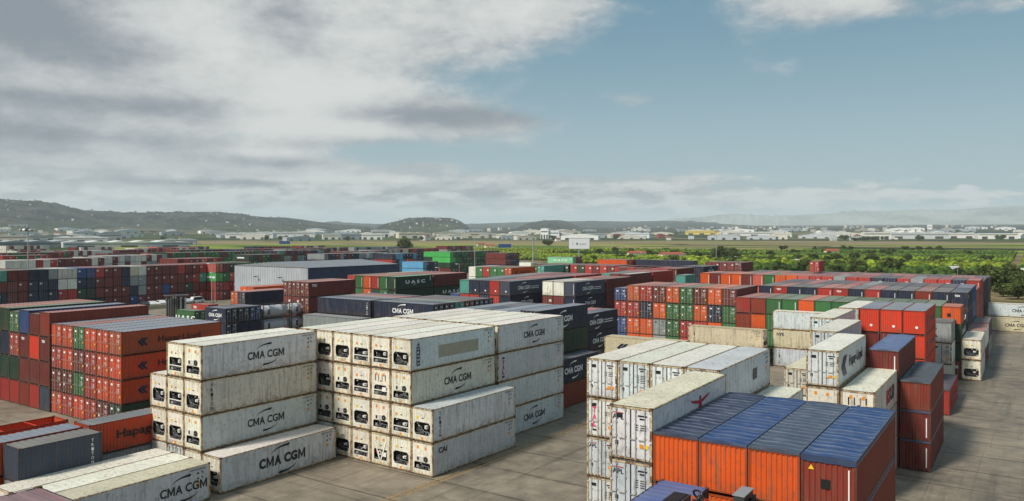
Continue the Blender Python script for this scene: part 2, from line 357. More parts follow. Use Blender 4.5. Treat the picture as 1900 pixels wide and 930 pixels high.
# reefer machinery end: parts are built on the -x end
def tri(mb, y, z, s, m, x): mb.prism([(x, y - s, z - s * .8), (x, y + s, z - s * .8), (x, y, z + s)], (-.006, 0, 0), m)
def unit_meshes(var, L=L40, h=HC, seed=0):
    q_ = random.Random(seed * 31 + ord(var))
    x = -L / 2 + .05; out = {}
    A = W2 - .13
    oy, oz0, oz1 = .86, .72, 1.52                     # the opening
    if var == 'A': oy, oz0, oz1 = .92, .55, 1.66
    if var == 'B': oy, oz0, oz1 = .90, .50, 1.62
    if var == 'C': oy, oz0, oz1 = .92, .50, 1.12
    if var == 'D': oy, oz0, oz1 = .82, .50, 1.40
    if var == 'E': oy, oz0, oz1 = .82, .50, 1.45
    p = MB(); m = WPAINT
    p.box(x, x + .04, -A, A, oz1, h - .15, m); p.box(x, x + .04, -A, A, .16, oz0, m)
    p.box(x, x + .04, -A, -oy, oz0, oz1, m); p.box(x, x + .04, oy, A, oz0, oz1, m)
    ch = .2 if var in 'AD' else .1
    for sy in (-1, 1):
        p.prism([(x, sy * oy, oz1), (x, sy * (oy - ch), oz1), (x, sy * oy, oz1 - ch)][::sy], (.04, 0, 0), m)
        if var == 'A': p.prism([(x, sy * oy, oz0), (x, sy * (oy - .18), oz0), (x, sy * oy, oz0 + .26)][::-sy], (.04, 0, 0), m)
    nr = 9 if var in 'AB' else 6                      # ribs of the evaporator cover
    for i in range(nr):
        y = -A + .2 + i * (2 * A - .4) / (nr - 1)
        p.box(x - .012, x + .001, y - .012, y + .012, oz1 + .28, h - .24, m)
    p.box(x - .015, x + .001, -A + .05, A - .05, oz1 + .06, oz1 + .085, m)
    p.box(x - .02, x + .001, -A + .06, A - .06, .40, .43, m)
    out['panel'] = p
    r = MB(); d = .42                                  # the dark recess behind the opening
    r.box(x + d, x + d + .02, -oy, oy, oz0, oz1, BLACK)
    r.box(x + .041, x + d, -oy - .02, -oy, oz0, oz1, BLACK); r.box(x + .041, x + d, oy, oy + .02, oz0, oz1, BLACK)
    r.box(x + .041, x + d, -oy, oy, oz0 - .02, oz0, DARKM); r.box(x + .041, x + d, -oy, oy, oz1, oz1 + .02, BLACK)
    out['recess'] = r
    c = MB()
    if var in 'AB':
        w_ = q_.uniform(.26, .46); y_ = q_.choice((-.62, -.58, -.5)); z_ = q_.uniform(1.0, 1.2); hh_ = q_.uniform(.16, .3); mm_ = q_.choice((WHITEP, WHITEP, ALU)); c.box(x + .06, x + .3, y_, y_ + w_, z_, z_ + hh_, mm_); c.box(x + .05, x + .062, y_ + .05, y_ + w_ * .5, z_ + .04, z_ + hh_ - .04, DARKM)
    elif var == 'C':
        c.box(x - .05, x + .0, -.18, .62, 1.2, 1.62, m); c.box(x - .056, x - .045, .34, .55, 1.28, 1.56, BLACK)
    else: c.box(x - .02, x + .2, -.7, -.2, .85, 1.2, WHITEP)
    out['control_box'] = c
    f = MB()
    if var == 'C':
        f.cyl((x - .05, -.42, 1.42), (x + .02, -.42, 1.42), .24, DARKM, 20); f.cyl((x - .056, -.42, 1.42), (x - .045, -.42, 1.42), .17, BLACK, 20); f.cyl((x - .06, -.42, 1.42), (x - .05, -.42, 1.42), .05, ALU, 12)
    elif var == 'E':
        f.cyl((x - .03, .05, 1.15), (x + .02, .05, 1.15), .30, DARKM, 24); f.cyl((x - .04, .05, 1.15), (x - .028, .05, 1.15), .2, WHITEP, 20); f.cyl((x - .046, .05, 1.15), (x - .036, .05, 1.15), .12, BLACK, 16)
        for s_ in (-1, 1): f.prism([(x - .02, s_ * .75, 2.2), (x - .02, s_ * .62, 2.2), (x - .02, s_ * .02, .55), (x - .02, s_ * .14, .55)][::s_], (-.03, 0, 0), WHITEP)
    else:
        f.cyl((x + .12, .38, oz0 + .42), (x + .3, .38, oz0 + .42), .30, DARKM, 20); f.cyl((x + .10, .38, oz0 + .42), (x + .12, .38, oz0 + .42), .24, BLACK, 20)
        for k in range(4):
            t = k * math.pi / 4; f.cyl((x + .09, .38 - .28 * math.cos(t), oz0 + .42 - .28 * math.sin(t)), (x + .09, .38 + .28 * math.cos(t), oz0 + .42 + .28 * math.sin(t)), .008, ALU, 5)
    out['fan'] = f
    k = MB()
    k.cyl((x + .15, -.15, oz0 + .16), (x + .15, .28, oz0 + .16), .13, DARKM, 14)
    k.cyl((x + .1, -.5, oz0 + .1), (x + .1, -.28, oz0 + .1), .09, DARKM, 12)
    k.cyl((x + .06, -.75, oz0 + .3), (x + .06, .1, oz0 + .36), .016, ALU, 6); k.cyl((x + .06, -.1, oz0 + .1), (x + .05, .75, oz0 + .12), .014, ALU, 6)
    k.box(x + .12, x + .3, -.78, -.6, oz0 + .02, oz0 + .24, ALU)
    if var in 'BD': k.box(x + .0, x + .04, -oy, oy, oz0 + .40, oz0 + .47, WHITEP); k.box(x + .05, x + .12, .42, .75, oz0 + .06, oz0 + .26, ALU)
    if var == 'C': k.box(x + .1, x + .2, .5, .75, oz0 + .06, oz0 + .3, ALU)
    for _ in range(q_.choice((5, 7, 9))):
        y_ = q_.uniform(-oy + .12, oy - .12); z_ = q_.uniform(oz0 + .05, oz1 - .12); a_ = q_.uniform(.03, .1); d_ = q_.uniform(.05, .3)
        k.box(x + d_, x + d_ + .1, y_ - a_, y_ + a_, z_ - a_ * q_.uniform(.4, 1.3), z_ + a_ * q_.uniform(.4, 1.0), q_.choice((ALU, DARKM, DARKM, ALU, WHITEP, REDT)))
    for _ in range(3):
        a_, b_ = q_.uniform(-oy + .1, oy - .1), q_.uniform(-oy + .1, oy - .1); k.cyl((x + .08, a_, oz0 + .05), (x + .06, b_, oz1 - .1), .012, q_.choice((ALU, DARKM)), 5)
    out['compressor'] = k
    s = MB(); q = x - .003
    if var == 'D':
        for i in range(4): s.box(q - .004, q + .002, -.66 + i * .42, -.56 + i * .42, 1.75, 2.35, BLACK)
    s.box(q - .014, q - .0, -.16, .04, oz1 + .32, oz1 + .40, BLUET)
    if var in 'CDE': s.box(q - .014, q, .38, .60, 2.25, 2.5, ORANGEP); s.box(q - .014, q, -.5, -.28, 2.22, 2.46, ORANGEP)
    else: s.box(q - .014, q, .42, .64, oz1 + .28, oz1 + .5, ORANGEP if var == 'B' else YELLOWP)
    if var in 'AB': s.box(q - .004, q + .002, -.1, .14, .2, .38, ORANGEP); tri(s, -.4, .3, .09, YELLOWP, q)
    else: tri(s, 0, .28, .09, ORANGEP, q)
    tri(s, -.62, oz1 + .42, .07, YELLOWP, q - .008)
    out['sticker'] = s
    return {a: b.data('reefer ' + a) for a, b in out.items()}

# ---------------------------------------------------------------- lettering
FONT = {}
def text_pts(txt, bold=0.0, space=1.0):
    """triangulated outline of a text, 1 unit high capitals, as (verts, faces)"""
    k = (txt, bold, space)
    if k not in FONT:
        cu = bpy.data.curves.new('lettering', 'FONT'); cu.body = txt; cu.size = 1.0; cu.offset = bold; cu.space_character = space
        cu.resolution_u = 3
        ob = bpy.data.objects.new('lettering', cu); col.objects.link(ob)
        dg = bpy.context.evaluated_depsgraph_get(); me = bpy.data.meshes.new_from_object(ob.evaluated_get(dg))
        v = np.array([tuple(p.co[:2]) for p in me.vertices]); fs = [tuple(p.vertices) for p in me.polygons]
        bpy.data.objects.remove(ob); bpy.data.curves.remove(cu); bpy.data.meshes.remove(me)
        v[:, 0] -= v[:, 0].min(); v[:, 1] -= v[:, 1].min(); v /= v[:, 1].max()
        FONT[k] = (v, fs)
    return FONT[k]
def put_text(mb, txt, cx, cz, h, m, w=None, y=None, bold=0.012, plane='side', space=1.0, L=L40):
    v, fs = text_pts(txt, bold, space); wd = v[:, 0].max(); sx = (w / wd) if w else h
    yy = (-W2 - .010) if y is None else y
    pts = []
    for a, b in v:
        X = cx + (a - wd / 2) * sx; Z = cz + (b - .5) * h
        pts.append((X, yy, Z) if plane == 'side' else (-L / 2 - .012, -X, Z))
    mb.add(pts, [f[::1] for f in fs], m)
def glyph_m(mb, cx, cz, h, w, m):
    y = -W2 - .010; t = w * .20; a, b = cx - w / 2, cx + w / 2; z0, z1 = cz - h / 2, cz + h / 2
    mb.add([(a, y, z0), (a + t, y, z0), (a + t, y, z1), (a, y, z1), (b - t, y, z0), (b, y, z0), (b, y, z1), (b - t, y, z1),
            (a + t, y, z1), (a + t, y, z1 - t * 2.0), (cx, y, z0 + t * .2), (cx, y, z0 + t * 2.3), (b - t, y, z1 - t * 2.0), (b - t, y, z1)], [(0, 1, 2, 3), (4, 5, 6, 7), (8, 9, 10, 11), (11, 10, 12, 13)], m)
def arc(mb, cx, cz, rx, rz, a0, a1, t, m, y=None):
    """crescent stroke that thickens to one end"""
    yy = (-W2 - .010) if y is None else y; n = 14; vs = []
    for i in range(n + 1):
        f = i / n; a = R(a0 + (a1 - a0) * f); k = 1 - t * (f ** 1.4) * (1 if f < .93 else .5)
        vs += [(cx + rx * math.cos(a), yy, cz + rz * math.sin(a)), (cx + rx * k * math.cos(a), yy, cz + rz * (k) * math.sin(a))]
    mb.add(vs, [(2 * i, 2 * i + 1, 2 * i + 3, 2 * i + 2) for i in range(n)], m)
def vertical(mb, txt, cx, ztop, size, m, step):
    for i, ch in enumerate(txt): put_text(mb, ch, cx, ztop - i * step, size, m, w=size * .8, bold=.02)
def logo_mesh(name, L, h, only=None):
    mb = MB()
    if only == 'marks' and name not in ('cma', 'cmab', 'cmae', 'triton', 'cronos', 'cai', 'tal', 'plain', 'plaint', 'vent', 'nyk'): return mb
    def marks(x=None):
        if only != 'marks': return
        mb.v.clear(); mb.f.clear(); mb.m.clear()
        x = L / 2 - .75 if x is None else x
        for z in (h - .55, h - .95): mb.prism([(x - .42, -W2 - .002, z - .1), (x - .2, -W2 - .002, z - .1), (x - .31, -W2 - .002, z + .1)], (0, -.006, 0), DARKM)
        mb.box(x - .02, x + .08, -W2 - .008, -W2, h - .62, h - .48, DARKM); mb.box(x - .02, x + .08, -W2 - .008, -W2, h - 1.0, h - .86, DARKM)
        mb.box(x - .42, x - .2, -W2 - .008, -W2, h - 1.5, h - 1.28, ORANGEP)
        for k in range(2): mb.box(x - 1.0, x + .35, -W2 - .008, -W2, h - .26 - k * .07, h - .235 - k * .07, DARKM)
    def cma(cx, m, s=1.0, b=.004, w=4.0):
        W_ = w * s; H_ = .68 * s
        put_text(mb, 'C', cx - .43 * W_, h * .5, H_, m, w=.13 * W_, bold=b + .02); glyph_m(mb, cx - .275 * W_, h * .5, H_, .15 * W_, m); put_text(mb, 'A', cx - .115 * W_, h * .5, H_, m, w=.145 * W_, bold=b + .02)
        put_text(mb, 'CG', cx + .16 * W_, h * .5, H_, m, w=.285 * W_, bold=b + .02); glyph_m(mb, cx + .40 * W_, h * .5, H_, .155 * W_, m)
        arc(mb, cx + .50 * s, h * .5 + .36 * s, 1.55 * s, .62 * s, 174, 88, .34, m)
        arc(mb, cx - .35 * s, h * .5 - .36 * s, 1.55 * s, .62 * s, -6, -92, .34, m)
    if name == 'cma': cma(.35, BLACKT); marks()
    elif name == 'cmab': cma(.1, BLACKT, 1.25, .035); marks()
    elif name == 'cmaw': cma(0, WHITET, 1.1 if L > 8 else .95, .02)
    elif name == 'cmawt':
        cma(-1.0, WHITET, 1.1, .02)
        for k in range(2): mb.box(1.5, 4.4, -W2 - .008, -W2, h * .5 - .3 + .35 * k, h * .5 - .18 + .35 * k, WHITET)
    elif name == 'cmae': cma(L / 2 - 2.2, BLACKT); marks()
    elif name == 'triton': vertical(mb, 'TRITON', -L / 2 + 1.0, h - .48, .29, BLACKT, .38); marks()
    elif name == 'cronos':
        mb.box(-L / 2 + .75, -L / 2 + 1.2, -W2 - .006, -W2, .45, h - .75, BLUET)
        for i, ch in enumerate('CRONOS'): put_text(mb, ch, -L / 2 + .975, h - .95 - i * .32, .2, WHITET, w=.26, bold=.03, y=-W2 - .014)
        mb.prism([(-L / 2 + .8, -W2 - .002, h - .66), (-L / 2 + 1.15, -W2 - .002, h - .66), (-L / 2 + .97, -W2 - .002, h - .4)], (0, -.006, 0), BLUET)
        mb.box(-2.4, 3.4, -W2 - .006, -W2, h * .5 - .62, h * .5 + .5, TANP); marks()
    elif name == 'cai': put_text(mb, 'CAI', -L / 2 + 1.35, h - .75, .5, BLACKT, w=1.1, bold=.03); marks()
    elif name in ('tal', 'talend'):
        x0 = -L / 2 + .9
        mb.box(x0 - .2, x0 + .2, -W2 - .008, -W2, h - .6, h - .42, BLACKT); mb.box(x0 - .2, x0 + .2, -W2 - .008, -W2, .42, .6, BLACKT)
        for i, ch in enumerate('TAL'): put_text(mb, ch, x0, h - .95 - i * .5, .42, REDT, w=.36, bold=.04)
        marks()
    elif name == 'plain': marks()
    elif name == 'plaint': mb.box(-L / 2 + .9, -L / 2 + .96, -W2 - .008, -W2, .4, 1.6, DARKM); marks()
    elif name == 'vent': mb.box(L / 2 - 4.6, L / 2 - 3.6, -W2 - .02, -W2, h * .5 - .35, h * .5 + .45, DARKM); marks()
    elif name == 'hapag':
        hapag_mark(mb, -L / 2 + 2.6, h * .5, 1.0, BLUET); put_text(mb, 'Hapag-Lloyd', -L / 2 + 6.8, h * .5, .85, BLACKT, w=5.2, bold=.012)
    elif name == 'hapagbig': put_text(mb, 'Hapag-Lloyd', -L / 2 + 5.3, h * .5, .95, BLACKT, w=6.0, bold=.025)
    elif name == 'hapagw': hapag_mark(mb, -L / 2 + 2.6, h * .5, 1.9, BLUET); put_text(mb, 'Hapag-Lloyd', -L / 2 + 7.3, h * .5, 1.2, BLUET, w=6.0, bold=.02)
    elif name == 'hapagmark': hapag_mark(mb, -L / 2 + 3.2, h * .5 - .1, 1.5, BLUET); put_text(mb, 'Hapag-Lloyd', -L / 2 + 8.0, h * .5, .9, BLUET, w=5.6, bold=.02)
    elif name == 'uasc': put_text(mb, 'U A S C', .2, h * .55, .75, WHITET, w=6.5, bold=.04); mb.box(L / 2 - 1.0, L / 2 - .8, -W2 - .008, -W2, h * .55, h - .3, WHITET); mb.box(-.6, .4, -W2 - .008, -W2, h * .55 - .62, h * .55 - .54, WHITET)
    elif name == 'maersk': put_text(mb, 'MAERSK', 2.0, h * .5, .9, BLUET, w=6.0, bold=.02)
    elif name == 'green': mb.box(-2.6, 2.6, -W2 - .008, -W2, h * .5 - .28, h * .5 + .28, WHITET)
    elif name == 'hsud':
        for i, (ch, m) in enumerate(zip('HSUD', (REDT, REDT, BLUET, BLUET))): put_text(mb, ch, .1 + i * 1.15, h * .5, 1.25, m, w=.95, bold=.05)
    elif name == 'nyk': put_text(mb, 'NYK', -L / 2 + 1.2, h - .75, .5, BLUET, w=1.2, bold=.03); marks()
    elif name == 'apl':
        z = h * .72; y = -W2 - .002
        for s_ in (-1, 1): mb.prism([(1.2, y, z - .02), (1.2 + s_ * 1.6, y, z + .22), (1.2 + s_ * 1.35, y, z + .04), (1.2 + s_ * .7, y, z - .1), (1.2, y, z - .22)][::s_], (0, -.006, 0), REDT)
        mb.prism([(1.0, y, z - .16), (1.4, y, z - .16), (1.5, y, z - .42), (.9, y, z - .42)][::-1], (0, -.006, 0), REDT)
        mb.prism([(1.05, y, z - .02), (1.35, y, z - .02), (1.35, y, z + .26), (1.1, y, z + .26)], (0, -.006, 0), REDT)
    elif name == 'faded': mb.box(-1.6, 2.0, -W2 - .006, -W2, h * .5 - .6, h * .5 + .55, BLUET)
    elif name == 'tex': put_text(mb, 'TEX', -L / 2 + 1.4, h - .7, .5, WHITET, w=1.3, bold=.04)
    elif name == 'texmid': put_text(mb, 'TEX', .8, h * .62, .6, WHITET, w=1.5, bold=.04)
    elif name == 'evergreenlike': put_text(mb, 'U A S C', 0, h * .5, .8, WHITET, w=6.5, bold=.04)
    elif name == 'bars': vertical(mb, 'TRITON', L / 2 - .75, h - .5, .24, WHITET, .34)
    return mb
def hapag_mark(mb, cx, cz, s, m):
    for dxx in (-.42, .0):
        mb.prism([(cx + (dxx - .38) * s, -W2 - .002, cz), (cx + (dxx + .1) * s, -W2 - .002, cz - .42 * s), (cx + (dxx + .38) * s, -W2 - .002, cz - .42 * s), (cx + (dxx - .02) * s, -W2 - .002, cz + .0), (cx + (dxx + .42) * s, -W2 - .002, cz + .42 * s), (cx + (dxx + .1) * s, -W2 - .002, cz + .42 * s)], (0, -.006, 0), m)
def endlogo_mesh(name, L, h):
    mb = MB(); x = -L / 2 - .003
    if name == 'apl': put_text(mb, 'APL', -.72, h - .62, .27, BLUET, w=.66, bold=.01, plane='end', L=L - .03); mb.box(x + .0, x + .006, .42, 1.0, h - .42, h - .38, REDT)
    elif name == 'tal':
        mb.box(x, x + .008, .42, .74, h - .5, h - .38, BLACKT); mb.box(x, x + .008, .42, .74, .5, .62, BLACKT)
        for i, ch in enumerate('TAL'): put_text(mb, ch, -.58, h - .85 - i * .52, .44, PINKT, w=.3, bold=.05, plane='end', L=L)
    elif name == 'kline': put_text(mb, 'K', -.9, h * .5, 1.2, BLACKT, w=.9, bold=.04, plane='end', L=L)
    elif name == 'tex': put_text(mb, 'TEX', -.2, h - .55, .3, WHITET, w=.8, bold=.04, plane='end', L=L)
    elif name == 'strip': mb.box(x, x + .01, -.92, -.84, .4, h - .5, WHITET)
    elif name == 'dot': mb.cyl((x, -.3, h * .3), (x + .02, -.3, h * .3), .16, WHITET, 10)
    elif name == 'squiggle': mb.box(x, x + .01, .05, .5, h * .42, h * .62, BLACKT)
    elif name == 'warn': mb.box(x, x + .01, -.92, -.86, .5, h - .4, WHITET); mb.box(x, x + .01, -.1, .3, h * .45, h * .62, BLACKT)
    elif name == 'reefdoor': tri(mb, -.45, .8, .1, ORANGEP, x)
    return mb

# ---------------------------------------------------------------- colours of paint (base colours)
PAL = {k: lin(v) for k, v in dict(o='cf5412', r='a32d25', h='cf3a1e', f='c94218', m='6a2420', b='84301f', n='1a2640', u='23467e', g='2a6636', k='1d3b2a', t='4f968a', w='d6d5cc',
                                  c='c9c0a2', y='8d9494', s='3c4757', e='44b055', l='86c89a', p='c05a4e', q='5aa0c8', v='5a4048', z='b8522a', j='e8e4d8').items()}
NAMES = dict(o='orange', r='red', h='bright red', f='orange', m='maroon', b='brown red', n='navy', u='blue', g='green', k='dark green', t='teal', w='white', c='cream', y='grey', s='slate',
             e='bright green', l='pale green', p='faded red', q='light blue', v='mauve', z='rust orange', j='pale')
ORD = 'first second third fourth fifth sixth seventh eighth ninth tenth eleventh twelfth thirteenth fourteenth fifteenth sixteenth seventeenth eighteenth nineteenth twentieth'.split() + ['twenty-' + w for w in 'first second third fourth fifth sixth seventh eighth ninth'.split()] + ['thirtieth'] + ['thirty-' + w for w in 'first second third fourth fifth sixth seventh eighth ninth'.split()]
def uv(yaw): a = R(yaw); return Vector((math.sin(a), math.cos(a))), Vector((math.cos(a), -math.sin(a)))
def at(px, py, z): d = F * (CH - z) / (py - HY); return Vector(((px - 950) * d / F, d))
YL, YR = 34.7, 33.6
RECS = []
def blk(org, cols, place, frm='the lane', yaw=YL, h=HC, L=L40, ori='U', kind='dry', end=None, z0=0.0, over={}, group=None, pitch=2.50, roof=None, logo=None, endlogo=None, far='wall'):
    """a block of stacked containers; org is its nearest corner on the ground, columns run away along the row, each string lists a column from the bottom up ('.' = none shown)"""
    U, V = uv(yaw); org = Vector(org[:2]); nc = len(cols)
    for c, s in enumerate(cols):
        z = z0; top = len(s) - 1
        while '.' in s: i_ = s.rindex('.'); s = s[:i_] + s[i_ + 1] + s[i_ + 1:]      # what carries the boxes in view is like them
        for l, ch in enumerate(s):
            ov = dict(over.get((c, l), {})); ov0 = dict(over.get((c, None), {})); ov0.update(ov); ov = ov0
            hh = ov.get('h', h); LL = ov.get('L', L)
            if ch != '.':
                if ori == 'U': ctr = org + U * (LL / 2 + ov.get('du', 0)) + V * (-c * pitch - W2); rot = math.pi / 2 - R(yaw)
                else: ctr = org + V * (-LL / 2) + U * (c * pitch + W2); rot = -R(yaw)
                k = ov.get('kind', kind); e = ov.get('end', end) or {'reefer': 'unit', 'open': 'wall'}.get(k, 'door')
                noun = {'reefer': 'reefer', 'open': 'open top container', 'tank': 'tank container'}.get(k, 'container')
                lv = {0: 'top'}.get(top - l, 'bottom' if l == 0 and top > 0 else ORD[top - l] + ' tier')
                if top == 0: lv = ''
                cw = '' if nc == 1 else ((ORD[c] + ' ') if c else 'end ') + 'column from ' + frm if c else 'column beside ' + frm
                if nc == 1: cw = ''
                lab = ov.get('label') or ', '.join(x for x in (f"{NAMES[ch]} {noun}" + (' ' + ov['say'] if 'say' in ov else ''), lv, cw, place) if x)
                RECS.append(dict(x=ctr.x, y=ctr.y, z=z, rot=rot, L=LL, h=hh, c=ch, kind=k, end=e, far=far, ori=ori, label=lab, group=group or 'stacked shipping containers',
                                 logo=ov.get('logo', logo), endlogo=ov.get('endlogo', endlogo), roof=ov.get('roof', roof), var=ov.get('var', 'ABC'[(c * 7 + l * 5) % 3]), tarp=ov.get('tarp'), skirt=ov.get('skirt')))
            z += hh + .004
def add(p, d, U, v=None): return p + U * d
Ul, Vl = uv(YL); Ur, Vr = uv(YR)
# ---------------------------------------------------------------- the blocks of containers, near to far
SAYK = {'cma': 'with black lettering on its side', 'triton': 'with small vertical lettering', 'cai': 'with short black lettering in one corner', 'cronos': 'with tan patch on its side'}
GW = 'white refrigerated containers in the corner block'
Lo = Vector((-6.75, 66.1))
blk(Lo, ['ww', 'wwww', 'wwww', 'wwww', 'wwww', 'wwww', '...w'], 'corner block', 'the lane', yaw=35.6, kind='reefer', group=GW, over={
    (0, 0): dict(var='C', logo='cai'), (0, 1): dict(var='A', logo='triton', roof='Y', say='with grey side'), (1, 0): dict(var='A'), (1, 1): dict(var='B'), (1, 2): dict(var='C', logo='cma'), (1, 3): dict(var='A', logo='cronos', say='with tan patch on its side'),
    (2, 0): dict(var='E', say='with fan behind a V brace'), (2, 1): dict(var='C'), (2, 2): dict(var='D'), (2, 3): dict(var='B'), (3, 0): dict(var='B'), (3, 1): dict(var='A'), (3, 2): dict(var='B'), (3, 3): dict(var='B'),
    (4, 0): dict(var='A'), (4, 1): dict(var='C'), (4, 2): dict(var='C'), (4, 3): dict(var='A'), (5, 0): dict(var='A'), (5, 1): dict(var='C'), (5, 2): dict(var='A'), (5, 3): dict(var='A')})
L2o = Vector((-1.4, 78.0))
blk(L2o, ['wwww'] + ['...w'] * 5, 'block behind the corner block', 'the lane', yaw=36.3, kind='reefer', group='white refrigerated containers behind the corner block', over={
    (0, 0): dict(logo='cma'), (0, 1): dict(logo='plaint'), (0, 2): dict(logo='tal'), (0, 3): dict(logo='cma')})
blk((-23.2, 61.9), ['w'], 'low beside the four high white stack', kind='reefer', over={(0, 0): dict(logo='cmab', say='with bold black lettering')})
blk((-25.35, 63.5), ['wwww', 'wwww', 'www'], 'small white block', 'the lettered side', kind='reefer', group='white refrigerated containers in the small white block', over={
    (0, 1): dict(var='C', logo='cma'), (0, 2): dict(var='A', logo='triton', say='with vertical lettering'), (0, 3): dict(var='C', logo='cma'), (1, 1): dict(var='A'), (1, 2): dict(var='B'), (1, 3): dict(var='B'), (2, 1): dict(var='A'), (2, 2): dict(var='A')})
Fo = Vector((-23.55, 60.8)) - Ul * 12.19
blk(Fo, ['w', 'w', 'w'], 'low layer at the picture bottom', 'the concrete', kind='reefer', over={(0, 0): dict(logo='cmae', roof='C', say='with tan stained roof')})
Mo = Vector((-32.2, 61.2)) - Ul * L20
blk(Mo, ['ys'], 'short stack behind the cream roofs', h=ST, L=L20, end='wall', over={(0, 1): dict(logo='bars', roof='V')})
Jo = at(165, 790, 5.18)
blk(Jo, ['yf'], 'beside the small white block', h=ST, end='wall', over={(0, 1): dict(logo='hapagbig', roof='D', say='with large black lettering')})
blk(Jo - Ul * 12.6 - Vl * .1, ['ff'], 'behind the slate grey short container', h=ST, end='wall', over={(0, 1): dict(roof='G')})
blk(at(127, 778, 5.18) - Ul * 12.19, ['ff'], 'roofless beside the grey roofed orange container', h=ST, end='wall', kind='dry', over={(0, 1): dict(kind='open', tarp=None)})
Mv = at(147.5, 928.5, 13.0) - Ul * 12.19
blk(Mv + Vl * .06, ['vvvvv'], 'tall stack at the very corner of the view', h=2.597, end='wall', roof='U')
Ko = at(225, 616.5, 10.36)
blk(Ko, ['kffz', 'mfff', 'rrrf', 'fgmg', 'rmff', 'fmrf'], 'orange door block', 'the lettered side', yaw=34.0, h=ST, group='containers of the orange door block', over={
    (0, 1): dict(logo='hapag', roof='G'), (0, 2): dict(logo='hapag'), (0, 3): dict(logo='hapag', roof='G', say='with bright doors'), (1, 3): dict(roof='G'), (2, 3): dict(roof='G'), (3, 3): dict(roof='G'), (4, 3): dict(roof='r'), (5, 3): dict(roof='G')})
No = Vector((-53.75, 90.5))
blk(No, ['smmb', 'rmhm', 'bmmu', 'rkrg', 'rknk', 'rknr', 'mrmr'], 'tall maroon block', 'the orange doors', yaw=34.0, end='wall', group='containers of the tall maroon block', over={
    (0, 3): dict(roof='p'), (1, 3): dict(h=ST), (2, 3): dict(roof='G'), (3, 3): dict(h=ST, end='door'), (3, 2): dict(end='door'), (2, 2): dict(endlogo='tex'), (0, 2): dict(endlogo='tex'), (4, 3): dict(roof='g'), (5, 3): dict(roof='o')})
# behind the white corner blocks
L3o = Vector((9.96, 102.4)) - Ul * 12.19
blk(L3o, ['nnkn', 'nnnn', '...n', '...n', '...n'], 'dark block', 'the alley', group='navy containers behind the white roofs', over={
    (0, 3): dict(logo='cmaw', roof='G', say='with white lettering'), (1, 3): dict(h=2.6, roof='G'), (2, 3): dict(h=2.6, roof='G'), (3, 3): dict(h=2.6, roof='Z'), (4, 3): dict(h=2.6, roof='G')})
blk(L3o + Vl * 2.55 - Ul * 1.9, ['bn'], 'low against the dark block', group='navy containers behind the white roofs', over={(0, 1): dict(logo='cmaw', roof='Z', say='with white lettering')})
Po = Vector((17.1, 126.0)) - Ul * 12.19
blk(Po, ['nnn', 'nnm'], 'alley stack with white lettered sides', 'the alley', over={(0, 2): dict(logo='cmawt', roof='Z'), (0, 1): dict(logo='cmaw'), (1, 2): dict(roof='p')})
# long blocks in the middle distance
Ta = at(945.8, 522.5, 11.58)
blk(Ta, ['nnns', 'nnrr', 'nnnn', 'nnrn', 'nnrt', 'nnu'], 'teal ended block', 'the white lettered side', end='wall', group='containers of the teal ended block', over={
    (0, 3): dict(logo='cmawt', endlogo='dot'), (0, 2): dict(logo='cmaw', endlogo='dot'), (1, 3): dict(endlogo='dot'), (2, 3): dict(endlogo='dot', roof='Z'), (3, 3): dict(endlogo='dot'), (4, 3): dict(roof='t')})
blk(Ta + Ul * 12.7, ['...n', '...p', '...p', '...n', '...y', '...n'], 'roof layer behind the teal ended block', 'the white lettered side')
blk(Ta + Ul * 25.5, ['...r', '...p', '...n', '...m', '...r', '...y'], 'second roof layer behind the teal ended block', 'the white lettered side')
Tb = at(1067, 523.8, 11.58)
blk(Tb, ['mmns', 'mmmj', 'mmmj'], 'white ended block', 'the white lettered side', end='wall', group='containers of the white ended block', over={(0, 3): dict(logo='cmawt', endlogo='strip'), (0, 2): dict(logo='cmaw', endlogo='strip'), (1, 3): dict(endlogo='dot'), (2, 3): dict(endlogo='dot')})
blk(Tb + Ul * 12.7, ['...m', '...r', '...p'], 'red roofs behind the white ended block', 'the lane')
Tc = at(1167.6, 509, 11.58)
blk(Tc, ['mmmm', 'mmmm', 'mmmt'], 'maroon block above the door wall', 'the alley', end='wall', over={(2, 3): dict(endlogo=None), (1, 3): dict(endlogo='strip'), (0, 2): dict(endlogo='strip'), (0, 3): dict(roof='w')})
blk(Tc + Ul * 13, ['...r', '...r', '...p', '...m'], 'red roofs behind the maroon block', 'the alley', end='wall')
Td = at(1256, 499, 11.58)
blk(Td, ['mmmm', 'mmrr', 'mmmr', 'mmmm', 'mmrm', 'mmmr', 'mmrm'], 'red block beside the teal box', 'the teal box', end='wall', endlogo='strip')
Te = at(1305, 495, 11.58)
blk(Te, ['nnnn', 'nnns', 'nnnn'], 'navy block beyond the teal box', 'the red block', over={(0, 3): dict(logo='cmaw'), (0, 2): dict(logo='cmaw')}, end='wall')
blk(at(1272, 511, 11.58), ['...t'], 'alone above the door wall', end='wall', L=L20)
Tf = at(1376, 487.5, 11.58)
blk(Tf, ['mmmm'] * 5, 'maroon block before the orchards', 'the roof field', endlogo='tex')
W1, V1 = uv(YR)
Wo = Vector((37.4, 129.8))
blk(Wo, ['mggm', 'oono', 'rrom', 'rrgg', 'gggo', 'yyom', 'oonr', 'oorz', 'uuru'], 'colourful door wall', 'the green row', yaw=YR, group='containers of the colourful door wall', over={
    (8, 3): dict(h=2.3), (5, 1): dict(roof='y'), (3, 3): dict(roof='g'), (2, 3): dict(roof='o'), (0, 3): dict(roof='m'), (4, 3): dict(roof='p')})
Xo = Vector((64.0, 111.0))
